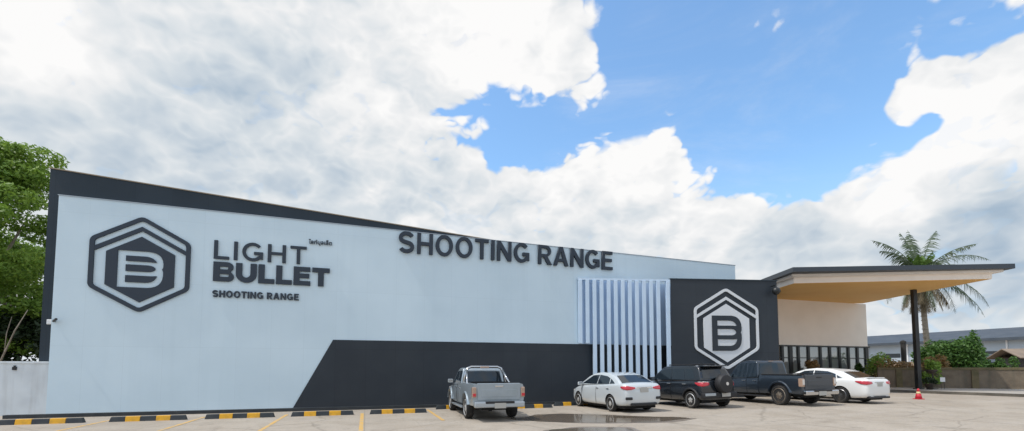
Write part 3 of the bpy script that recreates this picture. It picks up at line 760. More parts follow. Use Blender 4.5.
class Cabin:
    """greenhouse: profile in (y,z), sides lie in one slanted plane"""
    def __init__(s, prof, zb, zr, wb, wr): s.p = prof; s.zb, s.zr, s.wb, s.wr = zb, zr, wb, wr
    def hw(s, z): return s.wb+(z-s.zb)/(s.zr-s.zb)*(s.wr-s.wb)
    def shell(s, m, parent, name='cabin', bevel=.035):
        mb = MB(); n = len(s.p)
        vs = [(s.hw(z), y, z) for y, z in s.p]+[(-s.hw(z), y, z) for y, z in s.p]
        mb.add(vs, [tuple(range(n)), tuple(reversed(range(n, 2*n)))]+[(i, n+i, n+(i+1) % n, (i+1) % n) for i in range(n)])
        o = mb.build(name, m, parent, bevel=bevel, seg=3); apply_mods(o); return sharp_smooth(o, 30)
    def side(s, poly, m, parent, sx, name='side_window', off=.006, th=.01):
        mb = MB(); n = len(poly)
        nx_, nz_ = (s.zr-s.zb), (s.wb-s.wr); l = math.hypot(nx_, nz_); nx_, nz_ = nx_/l, nz_/l
        def P(y, z, o): return (sx*(s.hw(z)+nx_*o), y, z+nz_*o)
        vs = [P(y, z, off) for y, z in poly]+[P(y, z, off-th) for y, z in poly]
        mb.add(vs, [tuple(range(n)), tuple(reversed(range(n, 2*n)))]+[(i, n+i, n+(i+1) % n, (i+1) % n) for i in range(n)])
        return mb.build(name, m, parent)
    def screen(s, a, b, ins, m, parent, name, off=.012, k0=.06, k1=.90):
        """glass on the strip from lower point a to upper point b"""
        (y0, z0), (y1, z1) = a, b
        d = Vector((0, y1-y0, z1-z0)); nrm = Vector((0, -d.z, d.y)).normalized()
        if (y1-y0) < 0: nrm = -nrm
        if nrm.z < 0: nrm = -nrm
        mb = MB(); rows = []
        for t in (k0, (k0+k1)/2, k1):
            p = Vector((0, y0, z0))+d*t; h = s.hw(p.z)-ins
            rows.append([p+nrm*off+Vector((x*h, 0, 0)) for x in (-1, -.5, 0, .5, 1)])
        # light curvature across
        vs = [q+nrm*(.0 if abs(i-2) == 2 else .012 if abs(i-2) == 1 else .016) for r in rows for i, q in enumerate(r)]
        fs = [(r*5+i, r*5+i+1, (r+1)*5+i+1, (r+1)*5+i) for r in range(2) for i in range(4)]
        k = len(vs); vs += [Vector(v)-nrm*.03 for v in vs]
        fs += [tuple(reversed([j+k for j in f])) for f in fs]
        bd = [0, 1, 2, 3, 4, 9, 14, 13, 12, 11, 10, 5]
        fs += [(bd[i], bd[(i+1) % 12], bd[(i+1) % 12]+k, bd[i]+k) for i in range(12)]
        mb.add(vs, fs); return mb.build(name, m, parent)

def wheel(parent, x, y, r, w, rimmat, spokes=5, name='wheel', rr=.72):
    sx = 1 if x > 0 else -1
    t = MB(); hw = w/2
    t.lathe([(r*rr, -hw*.8), (r*.90, -hw), (r*.97, -hw*.8), (r, -hw*.4), (r, hw*.4), (r*.97, hw*.8), (r*.90, hw), (r*rr, hw*.8)], 28, 'X', (0, 0, 0))
    o = t.build(name, M['tyre'], parent, smooth=True); o.location = (x, y, r); sharp_smooth(o, 50)
    m = MB(); R0 = r*rr*1.03; e = hw*.82*sx
    m.lathe([(R0, e), (R0*.93, e+.012*sx), (R0*.90, e-.02*sx), (R0*.90, e-.09*sx)], 28, 'X', (0, 0, 0), 0, False)
    for k in range(spokes):
        a = 2*math.pi*k/spokes+.3
        ca_, sa_ = math.cos(a), math.sin(a); wdt = R0*.17 if spokes > 6 else R0*.24
        def q(rad, off, dep): return (e+dep*sx, rad*ca_-off*sa_, rad*sa_+off*ca_)
        vs = [q(R0*.08, -wdt*.7, .0), q(R0*.08, wdt*.7, .0), q(R0*.92, wdt*.55, -.005), q(R0*.92, -wdt*.55, -.005)]
        vs += [(v[0]-.03*sx, v[1], v[2]) for v in vs]
        m.add(vs, [(0,1,2,3),(7,6,5,4),(0,4,5,1),(1,5,6,2),(2,6,7,3),(3,7,4,0)])
    m.lathe([(R0*.24, e-.03*sx), (R0*.24, e+.004*sx), (R0*.12, e+.012*sx)], 14, 'X', (0, 0, 0))
    m.lathe([(R0*.86, e-.075*sx), (R0*.05, e-.08*sx)], 20, 'X', (0, 0, 0), 1)
    ro = m.build('rim', [rimmat, M['under']], o)
    return o
def boxpart(name, a, b, m, parent, bevel=.01, rot=None):
    c = [(a[i]+b[i])/2 for i in range(3)]; mb = MB(); mb.box([a[i]-c[i] for i in range(3)], [b[i]-c[i] for i in range(3)])
    o = mb.build(name, m, parent, bevel=bevel); o.location = c
    if rot: o.rotation_euler = rot
    return o
def panel(name, pts, m, parent, th=.02, n=None):
    """polygon in 3D given a thickness along its normal (outwards = n)"""
    P = [Vector(p) for p in pts]; nn = Vector(n) if n else (P[1]-P[0]).cross(P[2]-P[1]).normalized()
    k = len(P); mb = MB()
    mb.add([p+nn*th*.6 for p in P]+[p-nn*th for p in P], [tuple(range(k)), tuple(reversed(range(k, 2*k)))]+[(i, k+i, k+(i+1) % k, (i+1) % k) for i in range(k)])
    return mb.build(name, m, parent, bevel=.004)
def lens(name, cols, m, parent, body, sx, yr, W, off=.010):
    me = body.data; rows = []; K_ = 4
    for i in range(len(cols)-1):
        for k in range(K_ if i < len(cols)-2 else K_+1):
            t = k/K_; rows.append([cols[i][q]*(1-t)+cols[i+1][q]*t for q in range(4)])
    mb = MB(); J = 4
    for x, y, z0, z1 in rows:
        for j in range(J+1):
            p = Vector((sx*x*W, yr+y, z0+(z1-z0)*j/J)); ok, loc, nr, _ = body.closest_point_on_mesh(p)
            mb.v.append(tuple(loc+nr*off))
    for i in range(len(rows)-1):
        for j in range(J):
            a = i*(J+1)+j; mb.f.append((a, a+1, a+J+2, a+J+1)); mb.m.append(0)
    o = mb.build(name, m, parent, smooth=True); so_ = o.modifiers.new('s', 'SOLIDIFY'); so_.thickness = .03; so_.offset = 0; return o
def seam(parent, pts, r=.006):
    return MB().tube(pts, r, 5).build('door_seam', M['under'], parent)

def place_car(root, s, Dmid, rot=0):
    p = wl(s, Dmid); e = .3
    sl_ = (gz(p.x+e)-gz(p.x-e))/(2*e)
    root.location = (p.x, p.y, gz(p.x)); 
    nrm = Vector((-sl_, 0, 1)).normalized()
    yv = Vector((-math.sin(ANG+rot), math.cos(ANG+rot), 0)); yv = (yv-nrm*yv.dot(nrm)).normalized(); xv = yv.cross(nrm)
    root.rotation_euler = Matrix((xv, yv, nrm)).transposed().to_euler()

def arches(body, wb, r, W, rear=True):
    cs = []
    for y in (wb/2, -wb/2):
        m = MB(); m.lathe([(r*1.17, -W-.3), (r*1.17, W+.3)], 28, 'X', (0, y, r*1.0))
        m.box((-W-.3, y-r*1.16, -.5), (W+.3, y+r*1.16, r*.9))
        bm_ = MB(); bm_.lathe([(r*1.17, -W-.3), (r*1.17, W+.3)], 28, 'X', (0, y, r*1.0)); c = bm_.build('cut', M['under']); cut(body, c); cs.append(c)
    return cs
def flare(parent, x, y, r, m, k=1.2, w=.05, z=None):
    sx = 1 if x > 0 else -1
    pts = []
    mb = MB(); n = 14; rows = []
    for i in range(n+1):
        a = R(12+156*i/n); c, s_ = math.cos(a), math.sin(a)
        rows.append([(x-.06*sx, y+c*r*k, r+s_*r*k), (x+w*sx*.9, y+c*r*k, r+s_*r*k), (x+w*sx*.9, y+c*r*(k+.10), r+s_*r*(k+.10)), (x-.06*sx, y+c*r*(k+.30), r+s_*r*(k+.30))])
    vs = [p for r_2 in rows for p in r_2]
    fs = [(i*4+j, i*4+(j+1) % 4, (i+1)*4+(j+1) % 4, (i+1)*4+j) for i in range(n) for j in range(4)]+[(0, 1, 2, 3), tuple(n*4+j for j in (3, 2, 1, 0))]
    mb.add(vs, fs); o = mb.build('wheel_flare', m, parent); return sharp_smooth(o, 35)
def mirror_(parent, x, y, z, m):
    sx = 1 if x > 0 else -1
    mb = MB(); mb.box((-.10, -.05, -.07), (.10, .06, .07)); o = mb.build('side_mirror', m, parent, bevel=.03, seg=3); o.location = (x+.12*sx, y, z)
    MB().box((-.085, -.062, -.055), (.085, -.052, .055)).build('mirror_glass', M['chrome'], o)
    MB().tube([(-.12*sx, .02, -.04), (0, .01, -.03)], .02).build('mirror_arm', M['plastic'], o)
def plate_(parent, y, z, w=.34, h=.15, x=0):
    boxpart('number_plate', (x-w/2, y-.012, z-h/2), (x+w/2, y+.008, z+h/2), M['plate'], parent, .003)

# ---------------- sedans
def sedan(kind, label, paint, rimm, s, Drear, rot=0):
    if kind == 'a': L, W, wb, r, top = 4.45, .865, 2.60, .31, 1.47
    else: L, W, wb, r, top = 4.58, .885, 2.76, .33, 1.45
    root = empty('sedan', (0, 0, 0), 0, label, 'car')
    yf = wb/2+(.86 if kind == 'a' else .80); yr = yf-L
    if kind == 'a':
        st = [(yr, W*.74, .46, .80), (yr+.05, W*.86, .30, .99), (yr+.22, W*.95, .23, 1.065), (yr+.60, W*.985, .2, 1.06), (-.6, W, .19, .99), (.2, W, .19, .955), (.95, W*.99, .19, .93), (1.5, W*.965, .2, .86), (yf-.28, W*.90, .2, .73), (yf-.07, W*.76, .24, .62), (yf, W*.6, .36, .54)]
    else:
        st = [(yr, W*.78, .42, .78), (yr+.05, W*.88, .28, .96), (yr+.22, W*.955, .22, 1.03), (yr+.62, W*.985, .2, 1.03), (-.6, W, .18, .97), (.2, W, .18, .94), (.95, W*.99, .18, .92), (1.5, W*.965, .19, .86), (yf-.28, W*.90, .2, .75), (yf-.07, W*.76, .24, .64), (yf, W*.6, .36, .56)]
    b = loft(st, .045).build('body', [paint, M['under']], root); 
    b.data.polygons.foreach_set('use_smooth', [True]*len(b.data.polygons))
    sd = b.modifiers.new('s', 'SUBSURF'); sd.levels = sd.render_levels = 2; apply_mods(b)
    finish_cut(b, arches(b, wb, r, W)); sharp_smooth(b, 40)
    if kind == 'a': prof = [(yr+.36, 1.04), (yr+.95, 1.33), (yr+1.45, 1.44), (-.25, top), (.28, 1.42), (.60, 1.31), (1.28, .93)]; yR, yF = (yr+.36, 1.04), (1.28, .93)
    else: prof = [(yr+.42, 1.00), (yr+1.0, 1.28), (yr+1.45, 1.40), (-.25, top), (.22, 1.40), (.55, 1.30), (1.30, .93)]
    cb = Cabin(prof, .95, top, W*.93, W*.66); cb.shell(paint, root, bevel=.05)
    zt = top-.10
    for sx in (-1, 1):
        if kind == 'a':
            cb.side([(-.22, 1.01), (-.22, zt), (.26, zt-.03), (.98, 1.0)], M['glass'], root, sx)
            cb.side([(-.27, 1.01), (-.27, zt), (-.85, zt-.05), (-1.10, zt-.12), (-1.14, 1.03)], M['glass'], root, sx)
            cb.side([(-1.19, 1.04), (-1.17, zt-.14), (-1.45, zt-.26), (-1.52, 1.06)], M['glass'], root, sx)
        else:
            cb.side([(-.18, 1.0), (-.18, zt), (.24, zt-.03), (.98, .98)], M['glass'], root, sx)
            cb.side([(-.23, 1.0), (-.23, zt), (-.80, zt-.04), (-1.14, zt-.15), (-1.20, 1.02)], M['glass'], root, sx)
            cb.side([(-1.25, 1.03), (-1.19, zt-.19), (-1.42, zt-.30), (-1.46, 1.04)], M['glass'], root, sx)
        mirror_(root, sx*W*.93, .92, 1.0, paint)
        for y in (-.38, -1.15 if kind == 'a' else -1.18):
            boxpart('door_handle', (sx*W*.985-.02, y-.09, .84), (sx*W*.985+.025, y+.09, .87), M['chrome'], root, .006)
        for y in (.95, -.25):
            seam(root, [(sx*W*x_, y, z_) for x_, z_ in ((.975, .24), (1.0, .42), (1.003, .62), (.99, .80), (.955, .925))])
        wheel(root, sx*(W-.105), wb/2, r, .2, rimm, 8 if kind == 'a' else 7); wheel(root, sx*(W-.105), -wb/2, r, .2, rimm, 8 if kind == 'a' else 7)
    cb.screen(prof[0], prof[1], .10, M['glass'], root, 'rear_window', k0=.10, k1=1.02)
    cb.screen(prof[-1], prof[-2], .07, M['glass'], root, 'windscreen')
    for sx in (-1, 1):
        hlp = boxpart('headlight', (sx*.50-.16, yf-.30, .60), (sx*.50+.16, yf-.08, .72), M['clear'], root, .03)
        if kind == 'a':
            lens('taillight', [(.44, 0, .88, .93), (.62, 0, .84, .97), (.80, .03, .83, 1.00), (.94, .13, .86, .98), (.985, .28, .92, .97)], M['red'], root, b, sx, yr, W)
            lens('reverse_light', [(.14, 0, .90, .93), (.38, 0, .87, .93)], M['clear'], root, b, sx, yr, W)
            boxpart('bumper_vent', (sx*W*.72-.13, yr-.01, .48), (sx*W*.72+.12, yr+.10, .58), M['plastic'], root, .02, (0, 0, sx*.35))
        else:
            lens('taillight', [(.54, 0, .82, .90), (.72, .01, .79, .92), (.88, .05, .78, .93), (.98, .20, .80, .94), (1.0, .42, .90, .93)], M['red'], root, b, sx, yr, W)
            boxpart('exhaust_tip', (sx*.50-.09, yr+.0, .27), (sx*.50+.09, yr+.1, .33), M['chrome'], root, .015)
    if kind == 'a':
        boxpart('boot_trim', (-.32, yr+.0, .91), (.32, yr+.06, .94), M['chrome'], root, .006)
        plate_(root, yr-.005, .82); boxpart('bumper_lower', (-.55, yr+.0, .27), (.55, yr+.12, .36), M['plastic'], root, .03)
    else:
        boxpart('boot_trim', (-.30, yr+.01, .86), (.30, yr+.06, .895), M['chrome'], root, .006)
        plate_(root, yr+.0, .78); boxpart('diffuser', (-.66, yr-.01, .22), (.66, yr+.14, .31), M['plastic'], root, .03)
        boxpart('boot_spoiler', (-.55, yr+.10, 1.035), (.55, yr+.24, 1.065), paint, root, .012)
    boxpart('underbody', (-W*.8, yr+.3, .14), (W*.8, yf-.3, .3), M['under'], root, .02)
    place_car(root, s-math.sin(rot)*wb/2, Drear+wb/2, rot)
    return root

# ---------------- pickups
def pickup(kind, label, paint, rimm, s, Drear, rot=0):
    L, W, wb, r, top = (5.08, .86, 3.05, .365, 1.66) if kind == 's' else (5.02, .90, 3.085, .395, 1.82)
    root = empty('pickup_truck', (0, 0, 0), 0, label, 'pickup')
    yf = wb/2+.86; yr = yf-L; yb = -.55            # yb: cab / bed break
    zr_ = 1.16 if kind == 's' else 1.20
    st = [(yr+.06, W*.955, .50, zr_), (yr+.16, W*.975, .44, zr_), (-1.5, W*.985, .42, zr_), (yb-.03, W*.985, .40, zr_), (yb-.02, W*.96, .42, zr_-.03), (yb+.02, W*.96, .42, 1.08), (yb+.03, W*.985, .40, 1.08), (.3, W*.985, .38, 1.06), (1.0, W*.98, .38, 1.04), (1.5, W*.96, .40, 1.0), (yf-.35, W*.94, .42, .93), (yf-.08, W*.86, .46, .84), (yf, W*.7, .52, .75)]
    b = loft(st, .02).build('body', [paint, M['under']], root)
    cs = arches(b, wb, r*1.06, W)
    bedc = MB().box((-W*.84, yr+.10, .62), (W*.84, yb-.08, 1.6)).build('cut', M['plastic']); cut(b, bedc); cs.append(bedc)
    finish_cut(b, cs); sharp_smooth(b, 32)
    prof = [(yb+.04, 1.08), (yb+.13, top-.09), (yb+.20, top-.02), (.1, top), (.42, top-.04), (.60, top-.12), (1.22, 1.03)]
    cb = Cabin(prof, 1.05, top, W*.95, W*.80); cb.shell(paint, root)
    zt = top-.11
    for sx in (-1, 1):
        cb.side([(.36, 1.12), (.36, zt), (.50, zt-.04), (1.0, 1.10)], M['glass'], root, sx) if False else None
        cb.side([(.12, 1.12), (.12, zt), (.50, zt-.03), (.98, 1.10)], M['glass'], root, sx)
        cb.side([(.05, 1.12), (.05, zt), (-.40, zt-.0), (-.45, 1.14)], M['glass'], root, sx)
        mirror_(root, sx*W*.95, .92, 1.17, paint if kind == 's' else M['plastic'])
        for y in (.22, -.36): boxpart('door_handle', (sx*W*.985-.02, y-.09, .95), (sx*W*.985+.025, y+.09, .98), M['chrome'], root, .006)
        for y in (1.02, .08): seam(root, [(sx*W*x_, y, z_) for x_, z_ in ((.95, .45), (.985, .60), (.99, .78), (.975, .95), (.94, 1.06))])
        boxpart('side_step', (sx*W*.93-.08, -.95, .30), (sx*W*.93+.08, 1.0, .36), M['plastic'] if kind == 'd' else M['silverb'], root, .02)
        for y in (wb/2, -wb/2):
            wheel(root, sx*(W-.12), y, r, .24, rimm, 6); flare(root, sx*W*.97, y, r*1.06, paint, 1.16, .05)
        boxpart('headlight', (sx*.60-.16, yf-.22, .78), (sx*.60+.16, yf-.02, .92), M['clear'], root, .03)
        if kind == 's':
            boxpart('taillight', (sx*W*.905-.065, yr+.02, .74), (sx*W*.905+.065, yr+.20, 1.06), M['amber'], root, .025)
            boxpart('brake_light', (sx*W*.91-.05, yr+.008, .78), (sx*W*.91+.05, yr+.02, .87), M['red'], root, .004)
        else:
            boxpart('taillight', (sx*W*.90-.07, yr+.02, .76), (sx*W*.90+.07, yr+.20, 1.08), M['amber'], root, .025)
            boxpart('lamp_lens', (sx*W*.90-.05, yr+.008, .84), (sx*W*.90+.05, yr+.02, 1.04), M['clear'], root, .004)
    cb.screen(prof[0], prof[1], .10, M['glass'], root, 'rear_window', k0=.18, k1=.93)
    cb.screen(prof[-1], prof[-2], .08, M['glass'], root, 'windscreen')
    tg = boxpart('tailgate', (-W*.80, yr+.03, .66), (W*.80, yr+.10, zr_+.02), paint, root, .02)
    boxpart('tailgate_handle', (-.13, -.047, .14), (.13, -.03, .19), M['chrome'] if kind == 's' else M['plastic'], tg, .008)
    boxpart('tailgate_panel', (-W*.66, -.044, -.16), (W*.66, -.034, .06), paint, tg, .006)
    bmp = M['silverb'] if kind == 's' else M['chrome']
    boxpart('rear_bumper', (-W*.93, yr-.12, .44), (W*.93, yr+.05, .62), bmp, root, .04)
    boxpart('bumper_step', (-.46, yr-.13, .56), (.46, yr-.02, .63), M['plastic'], root, .01)
    plate_(root, yr-.135, .50, .36, .16, .0 if kind == 's' else -.05)
    boxpart('underbody', (-W*.62, yr+.2, .34), (W*.62, yf-.2, .62), M['under'], root, .02)
    boxpart('front_bumper', (-W*.9, yf-.14, .36), (W*.9, yf+.04, .58), paint, root, .05)
    MB().tube([(-W*.55, -wb/2, r), (W*.55, -wb/2, r)], .06).lathe([(.05, -.13), (.14, -.05), (.14, .05), (.05, .13)], 12, 'X', (0, -wb/2, r)).build('rear_axle', M['under'], root)
    if kind == 's':
        sb = MB(); y0 = yb-.18
        for dy in (0, .0):
            pts = [(-W*.86, y0-.02, 1.10), (-W*.80, y0, 1.45), (-W*.70, y0+.04, top-.02), (-W*.55, y0+.06, top+.03), (W*.55, y0+.06, top+.03), (W*.70, y0+.04, top-.02), (W*.80, y0, 1.45), (W*.86, y0-.02, 1.10)]
        sb.tube(pts, .042, 10)
        for sx in (-1, 1): sb.tube([(sx*W*.74, y0+.02, 1.58), (sx*W*.86, y0-.55, 1.13)], .036, 8)
        rb = sb.build('roll_bar', M['chrome'], root, smooth=True)
        boxpart('brake_light', (-.16, y0-.02, top-.02), (.16, y0+.04, top+.05), M['amber'], rb, .01)
    else:
        boxpart('brake_light', (-.12, yb+.09, top-.06), (.12, yb+.13, top-.03), M['amber'], root, .005)
        boxpart('bed_rail', (-W*.96, yr+.12, zr_+.018), (-W*.82, yb-.1, zr_+.045), M['plastic'], root, .008)
        boxpart('bed_rail', (W*.82, yr+.12, zr_+.018), (W*.96, yb-.1, zr_+.045), M['plastic'], root, .008)
    place_car(root, s-math.sin(rot)*wb/2, Drear+wb/2, rot)
    return root

# ---------------- small SUV with the spare wheel on its tailgate
def suv(label, paint, rimm, s, Drear, rot=0):
    L, W, wb, r, top = 3.95, .87, 2.52, .335, 1.68
    root = empty('sport_utility_vehicle', (0, 0, 0), 0, label, 'suv')
    yf = wb/2+.78; yr = yf-L
    st = [(yr+.02, W*.90, .36, 1.03), (yr+.10, W*.96, .30, 1.09), (yr+.5, W*.99, .28, 1.09), (-.4, W, .26, 1.05), (.5, W*.99, .26, 1.03), (1.05, W*.98, .27, 1.01), (1.4, W*.96, .3, .95), (yf-.12, W*.88, .32, .86), (yf, W*.72, .40, .72)]
    b = loft(st, .02).build('body', [paint, M['under']], root)
    sd = b.modifiers.new('s', 'SUBSURF'); sd.levels = sd.render_levels = 1; apply_mods(b)
    finish_cut(b, arches(b, wb, r*1.04, W)); sharp_smooth(b, 40)
    prof = [(yr+.10, 1.08), (yr+.30, 1.53), (yr+.38, 1.62), (yr+.75, 1.67), (-.2, top), (.35, 1.64), (.55, 1.55), (1.22, 1.03)]
    cb = Cabin(prof, 1.05, top, W*.94, W*.74); cb.shell(paint, root)
    for sx in (-1, 1):
        cb.side([(-.12, 1.12), (-.12, 1.55), (.38, 1.52), (.96, 1.09)], M['glass'], root, sx)
        cb.side([(-.18, 1.12), (-.18, 1.55), (-.80, 1.55), (-.95, 1.13)], M['glass'], root, sx)
        cb.side([(-1.02, 1.14), (-.88, 1.55), (-1.28, 1.52), (-1.48, 1.25), (-1.50, 1.16)], M['glass'], root, sx)
        mirror_(root, sx*W*.95, .88, 1.14, paint)
        for y in (-.05, -.95): boxpart('door_handle', (sx*W*.985-.02, y-.10, .93), (sx*W*.985+.03, y+.10, .97), M['chrome'], root, .008)
        for y in (.92, -.15): seam(root, [(sx*W*x_, y, z_) for x_, z_ in ((.96, .32), (.995, .50), (1.0, .72), (.985, .92), (.95, 1.03))])
        for y in (wb/2, -wb/2):
            wheel(root, sx*(W-.11), y, r, .22, rimm, 5); flare(root, sx*W*.97, y, r*1.04, M['plastic'], 1.15, .045)
        boxpart('headlight', (sx*.58-.16, yf-.22, .76), (sx*.58+.16, yf-.04, .90), M['clear'], root, .03)
        lens('taillight', [(.56, 0, .91, 1.01), (.75, 0, .87, 1.02), (.92, .04, .86, 1.03), (1.0, .20, .89, 1.03), (1.0, .38, .98, 1.03)], M['red'], root, b, sx, yr, W)
        lens('lamp_lens', [(.58, 0, 1.015, 1.05), (.92, .04, 1.035, 1.06), (1.0, .24, 1.035, 1.06)], M['clear'], root, b, sx, yr, W)
        boxpart('roof_rail', (sx*W*.70-.02, -1.2, top-.0), (sx*W*.70+.02, .15, top+.05), M['plastic'], root, .01)
    cb.screen(prof[0], prof[1], .12, M['glass'], root, 'rear_window', k0=.14, k1=.90, off=.014)
    cb.screen(prof[-1], prof[-2], .08, M['glass'], root, 'windscreen')
    boxpart('rear_spoiler', (-W*.66, yr+.14, 1.61), (W*.66, yr+.42, 1.66), paint, root, .02)
    boxpart('rear_bumper', (-W*.95, yr-.08, .40), (W*.95, yr+.12, .62), M['plastic'], root, .05)
    boxpart('bumper_trim', (-W*.90, yr-.10, .50), (-W*.32, yr-.07, .60), M['silverb'], root, .01)
    plate_(root, yr-.10, .52, .42, .14, .22)
    sp = MB(); sp.lathe([(.30, .10), (.335, .08), (.345, 0), (.335, -.10), (.30, -.16), (.12, -.19), (.02, -.19)], 28, 'Y', (0, 0, 0))
    o = sp.build('spare_wheel', M['plastic'], root, smooth=True); o.location = (.12, yr-.09, .95); o.scale = (1.08, 1, 1.08); sharp_smooth(o, 50)
    MB().lathe([(.06, -.193), (.06, -.200)], 16, 'Y').build('wheel_badge', M['clear'], o)
    boxpart('underbody', (-W*.7, yr+.3, .2), (W*.7, yf-.3, .42), M['under'], root, .02)
    place_car(root, s-math.sin(rot)*wb/2, Drear+wb/2, rot)

pickup('s', 'silver grey double cab pickup with chrome roll bar, leftmost vehicle', M['silver'], M['rim'], 3.97, 14.75, R(-1))
sedan('a', 'pale silver sedan parked in front of the white fins', M['pearl'], M['rim'], 9.66, 15.35, R(1.2))
suv('black compact off-roader with spare wheel on its tailgate', M['blackp'], M['rim'], 12.97, 14.95, R(3))
pickup('d', 'dark navy double cab pickup with dusty wheels beside the white saloon', M['navyp'], M['rimdusty'], 16.70, 14.2, R(0))
sedan('b', 'bright white saloon at the right end of the row of cars', M['whitep'], M['rimdark'], 19.72, 14.05, R(5))

# ------------------------------------------------------------------ right side: pavement, cone, walls
m_ = MB(); K = [(14.2, 27.6), (20.5, 28.6), (22.75, 28.1), (23.6, 26.5), (25.65, 22.9), (30.0, 15.5), (36, 8), (60, 8), (60, 34), (14.2, 38)]
m_.prism(K, .0, .345); tag(m_.build('pavement', M['pave'], bevel=.01), kind='structure')
m_ = MB()
for i in range(6):
    a = Vector(K[i]); b = Vector(K[i+1]); d = (b-a).normalized(); n_ = Vector((d.y, -d.x))
    m_.prism([a-n_*.02+n_*.14, b-n_*.02+n_*.14, b-n_*.02, a-n_*.02], .1, .35)
tag(m_.build('pavement_kerb', M['kerb']), kind='structure')

def cone(x, y, label):
    r = empty('traffic_cone', (x, y, gz(x)), .2, label, 'cone'); r.scale = (.85, .85, .95)
    MB().box((-.19, -.19, 0), (.19, .19, .035)).build('cone_base', M['conered'], r, bevel=.02)
    MB().lathe([(.16, .035), (.105, .27)], 20).lathe([(.081, .37), (.04, .52), (.0, .525)], 20).build('cone_body', M['conered'], r, smooth=True)
    MB().lathe([(.106, .27), (.082, .37)], 20).build('reflective_band', M['reflect'], r, smooth=True)
cone(18.93, 21.3, 'small red traffic cone with a pale band standing at the pavement edge')

bwv = Vector((31.75-25.22, 28.34-31.32, 0)).normalized(); bang = math.atan2(bwv.y, bwv.x)
bw2 = empty('block_wall', (24.6, 31.6, .3), bang, 'weathered brown block wall with piers behind the pavement', 'wall')
m_ = MB(); m_.box((.6, 0, 0), (26, .18, 1.22)); m_.build('wall_panel', M['brownwall'], bw2)
m_ = MB(); m_.box((.6, -.04, 1.222), (26, .22, 1.38)); m_.build('coping', M['browncap'], bw2, bevel=.015)
for k in range(6):
    m_ = MB(); x = 1.75+3.85*k; m_.box((x-.17, -.07, 0), (x+.17, -.002, 1.21)); m_.build('pier', M['browncap'], bw2)

# ------------------------------------------------------------------ foliage
def leaves(clumps, n, size, rnd, flat=.0, surf=.55):
    """clumps: (centre, radii) list; leaf quads scattered in their outer shells"""
    m = MB(); V = m.v; Fq = m.f
    tot = sum(c[1][0]*c[1][1] for c in clumps)
    for c, rr in clumps:
        k = int(n*rr[0]*rr[1]/tot)
        for _ in range(k):
            d = Vector((rnd.gauss(0, 1), rnd.gauss(0, 1), rnd.gauss(0, 1))).normalized()
            q = surf+(1-surf)*rnd.random()**.6
            p = Vector((c[0]+d.x*rr[0]*q, c[1]+d.y*rr[1]*q, c[2]+d.z*rr[2]*q))
            nd = mnoise.noise(p*.9)
            if nd < -.20 and rnd.random() < .8: continue
            nrm = (d*.6+Vector((rnd.gauss(0, .6), rnd.gauss(0, .6), rnd.gauss(.5, .6)))).normalized()
            a = nrm.cross(Vector((rnd.random()-.5, rnd.random()-.5, rnd.random()-.5))).normalized(); b = nrm.cross(a)
            s = size*(.6+.8*rnd.random()); i = len(V)
            V += [tuple(p-a*s), tuple(p-b*s*.45), tuple(p+a*s), tuple(p+b*s*.45)]
            Fq.append((i, i+1, i+2, i+3)); m.m.append(0)
    return m
def tree(name, loc, trunk_h, crown, n, size, leafm, barkm, label, cat, seed, limbs=7, tr=.25, group=None, lean=(0, 0)):
    rnd = random.Random(seed)
    r = empty(name, loc, 0, label, cat, group)
    t = MB(); top = Vector((lean[0], lean[1], trunk_h))
    t.tube([(0, 0, -.1), (top.x*.4, top.y*.4, trunk_h*.5), tuple(top)], [tr*1.2, tr, tr*.8], 10)
    for k in range(limbs):
        c = crown[k % len(crown)][0]; e = Vector(c)
        mid = top.lerp(e, .5)+Vector((rnd.uniform(-.5, .5), rnd.uniform(-.5, .5), .3))
        t.tube([tuple(top-Vector((0, 0, .3))), tuple(mid), tuple(e)], [tr*.55, tr*.35, tr*.12], 6)
    t.build('trunk', barkm, r, smooth=True)
    leaves(crown, n, size, rnd).build('crown', leafm, r, fix=False)
    return r
rnd = random.Random(4)
# big tree left of the building: layered sprays of foliage
cl = []
for k in range(140):
    a = rnd.uniform(0, 2*math.pi); h = rnd.uniform(0, 1)
    rad = (1-abs(h-.40)*.95)*7.2; rad = max(rad, .8)*rnd.uniform(.45, 1.0)
    z = 2.4+h*12.3
    cl.append(((rad*math.cos(a), rad*math.sin(a), z), (rnd.uniform(1.2, 2.0), rnd.uniform(1.2, 2.0), rnd.uniform(.45, .8))))
tree('broadleaf_tree', (-33.2, 26.5, .5), 5.0, cl, 130000, .13, M['leaf'], M['palebark'], 'large bright green tree rising behind the left end of the building', 'tree', 11, 16, .3)
cl = []
for k in range(70):
    x = rnd.uniform(-6, 6); cl.append(((x, rnd.uniform(-2, 2), rnd.uniform(.6, 4.6)), (1.2, 1.2, .9)))
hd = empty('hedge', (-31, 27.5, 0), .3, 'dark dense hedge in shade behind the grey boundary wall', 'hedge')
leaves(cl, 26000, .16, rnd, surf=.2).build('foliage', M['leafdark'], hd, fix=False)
t = MB()
for k in range(8): x = -6+1.7*k; t.tube([(x, 0, -.1), (x+.2, 0, 3.2)], [.09, .04], 6)
t.build('stem', M['bark'], hd)
t = MB(); t.tube([(0, 0, 0), (.35, 0, 1.6), (1.0, 0, 3.0), (1.35, .2, 3.9)], [.05, .04, .03, .015], 8); t.tube([(.55, 0, 2.0), (.5, .1, 2.9), (.7, .1, 3.6)], [.025, .02, .01], 6)
o = t.build('bare_trunk', M['palebark'], smooth=True); o.location = (-25.0, 21.9, .6); tag(o, 'thin pale leaning trunk behind the boundary wall under the large tree', 'tree')
o.location.z = 0.0; o.scale = (1, 1, 1.15)

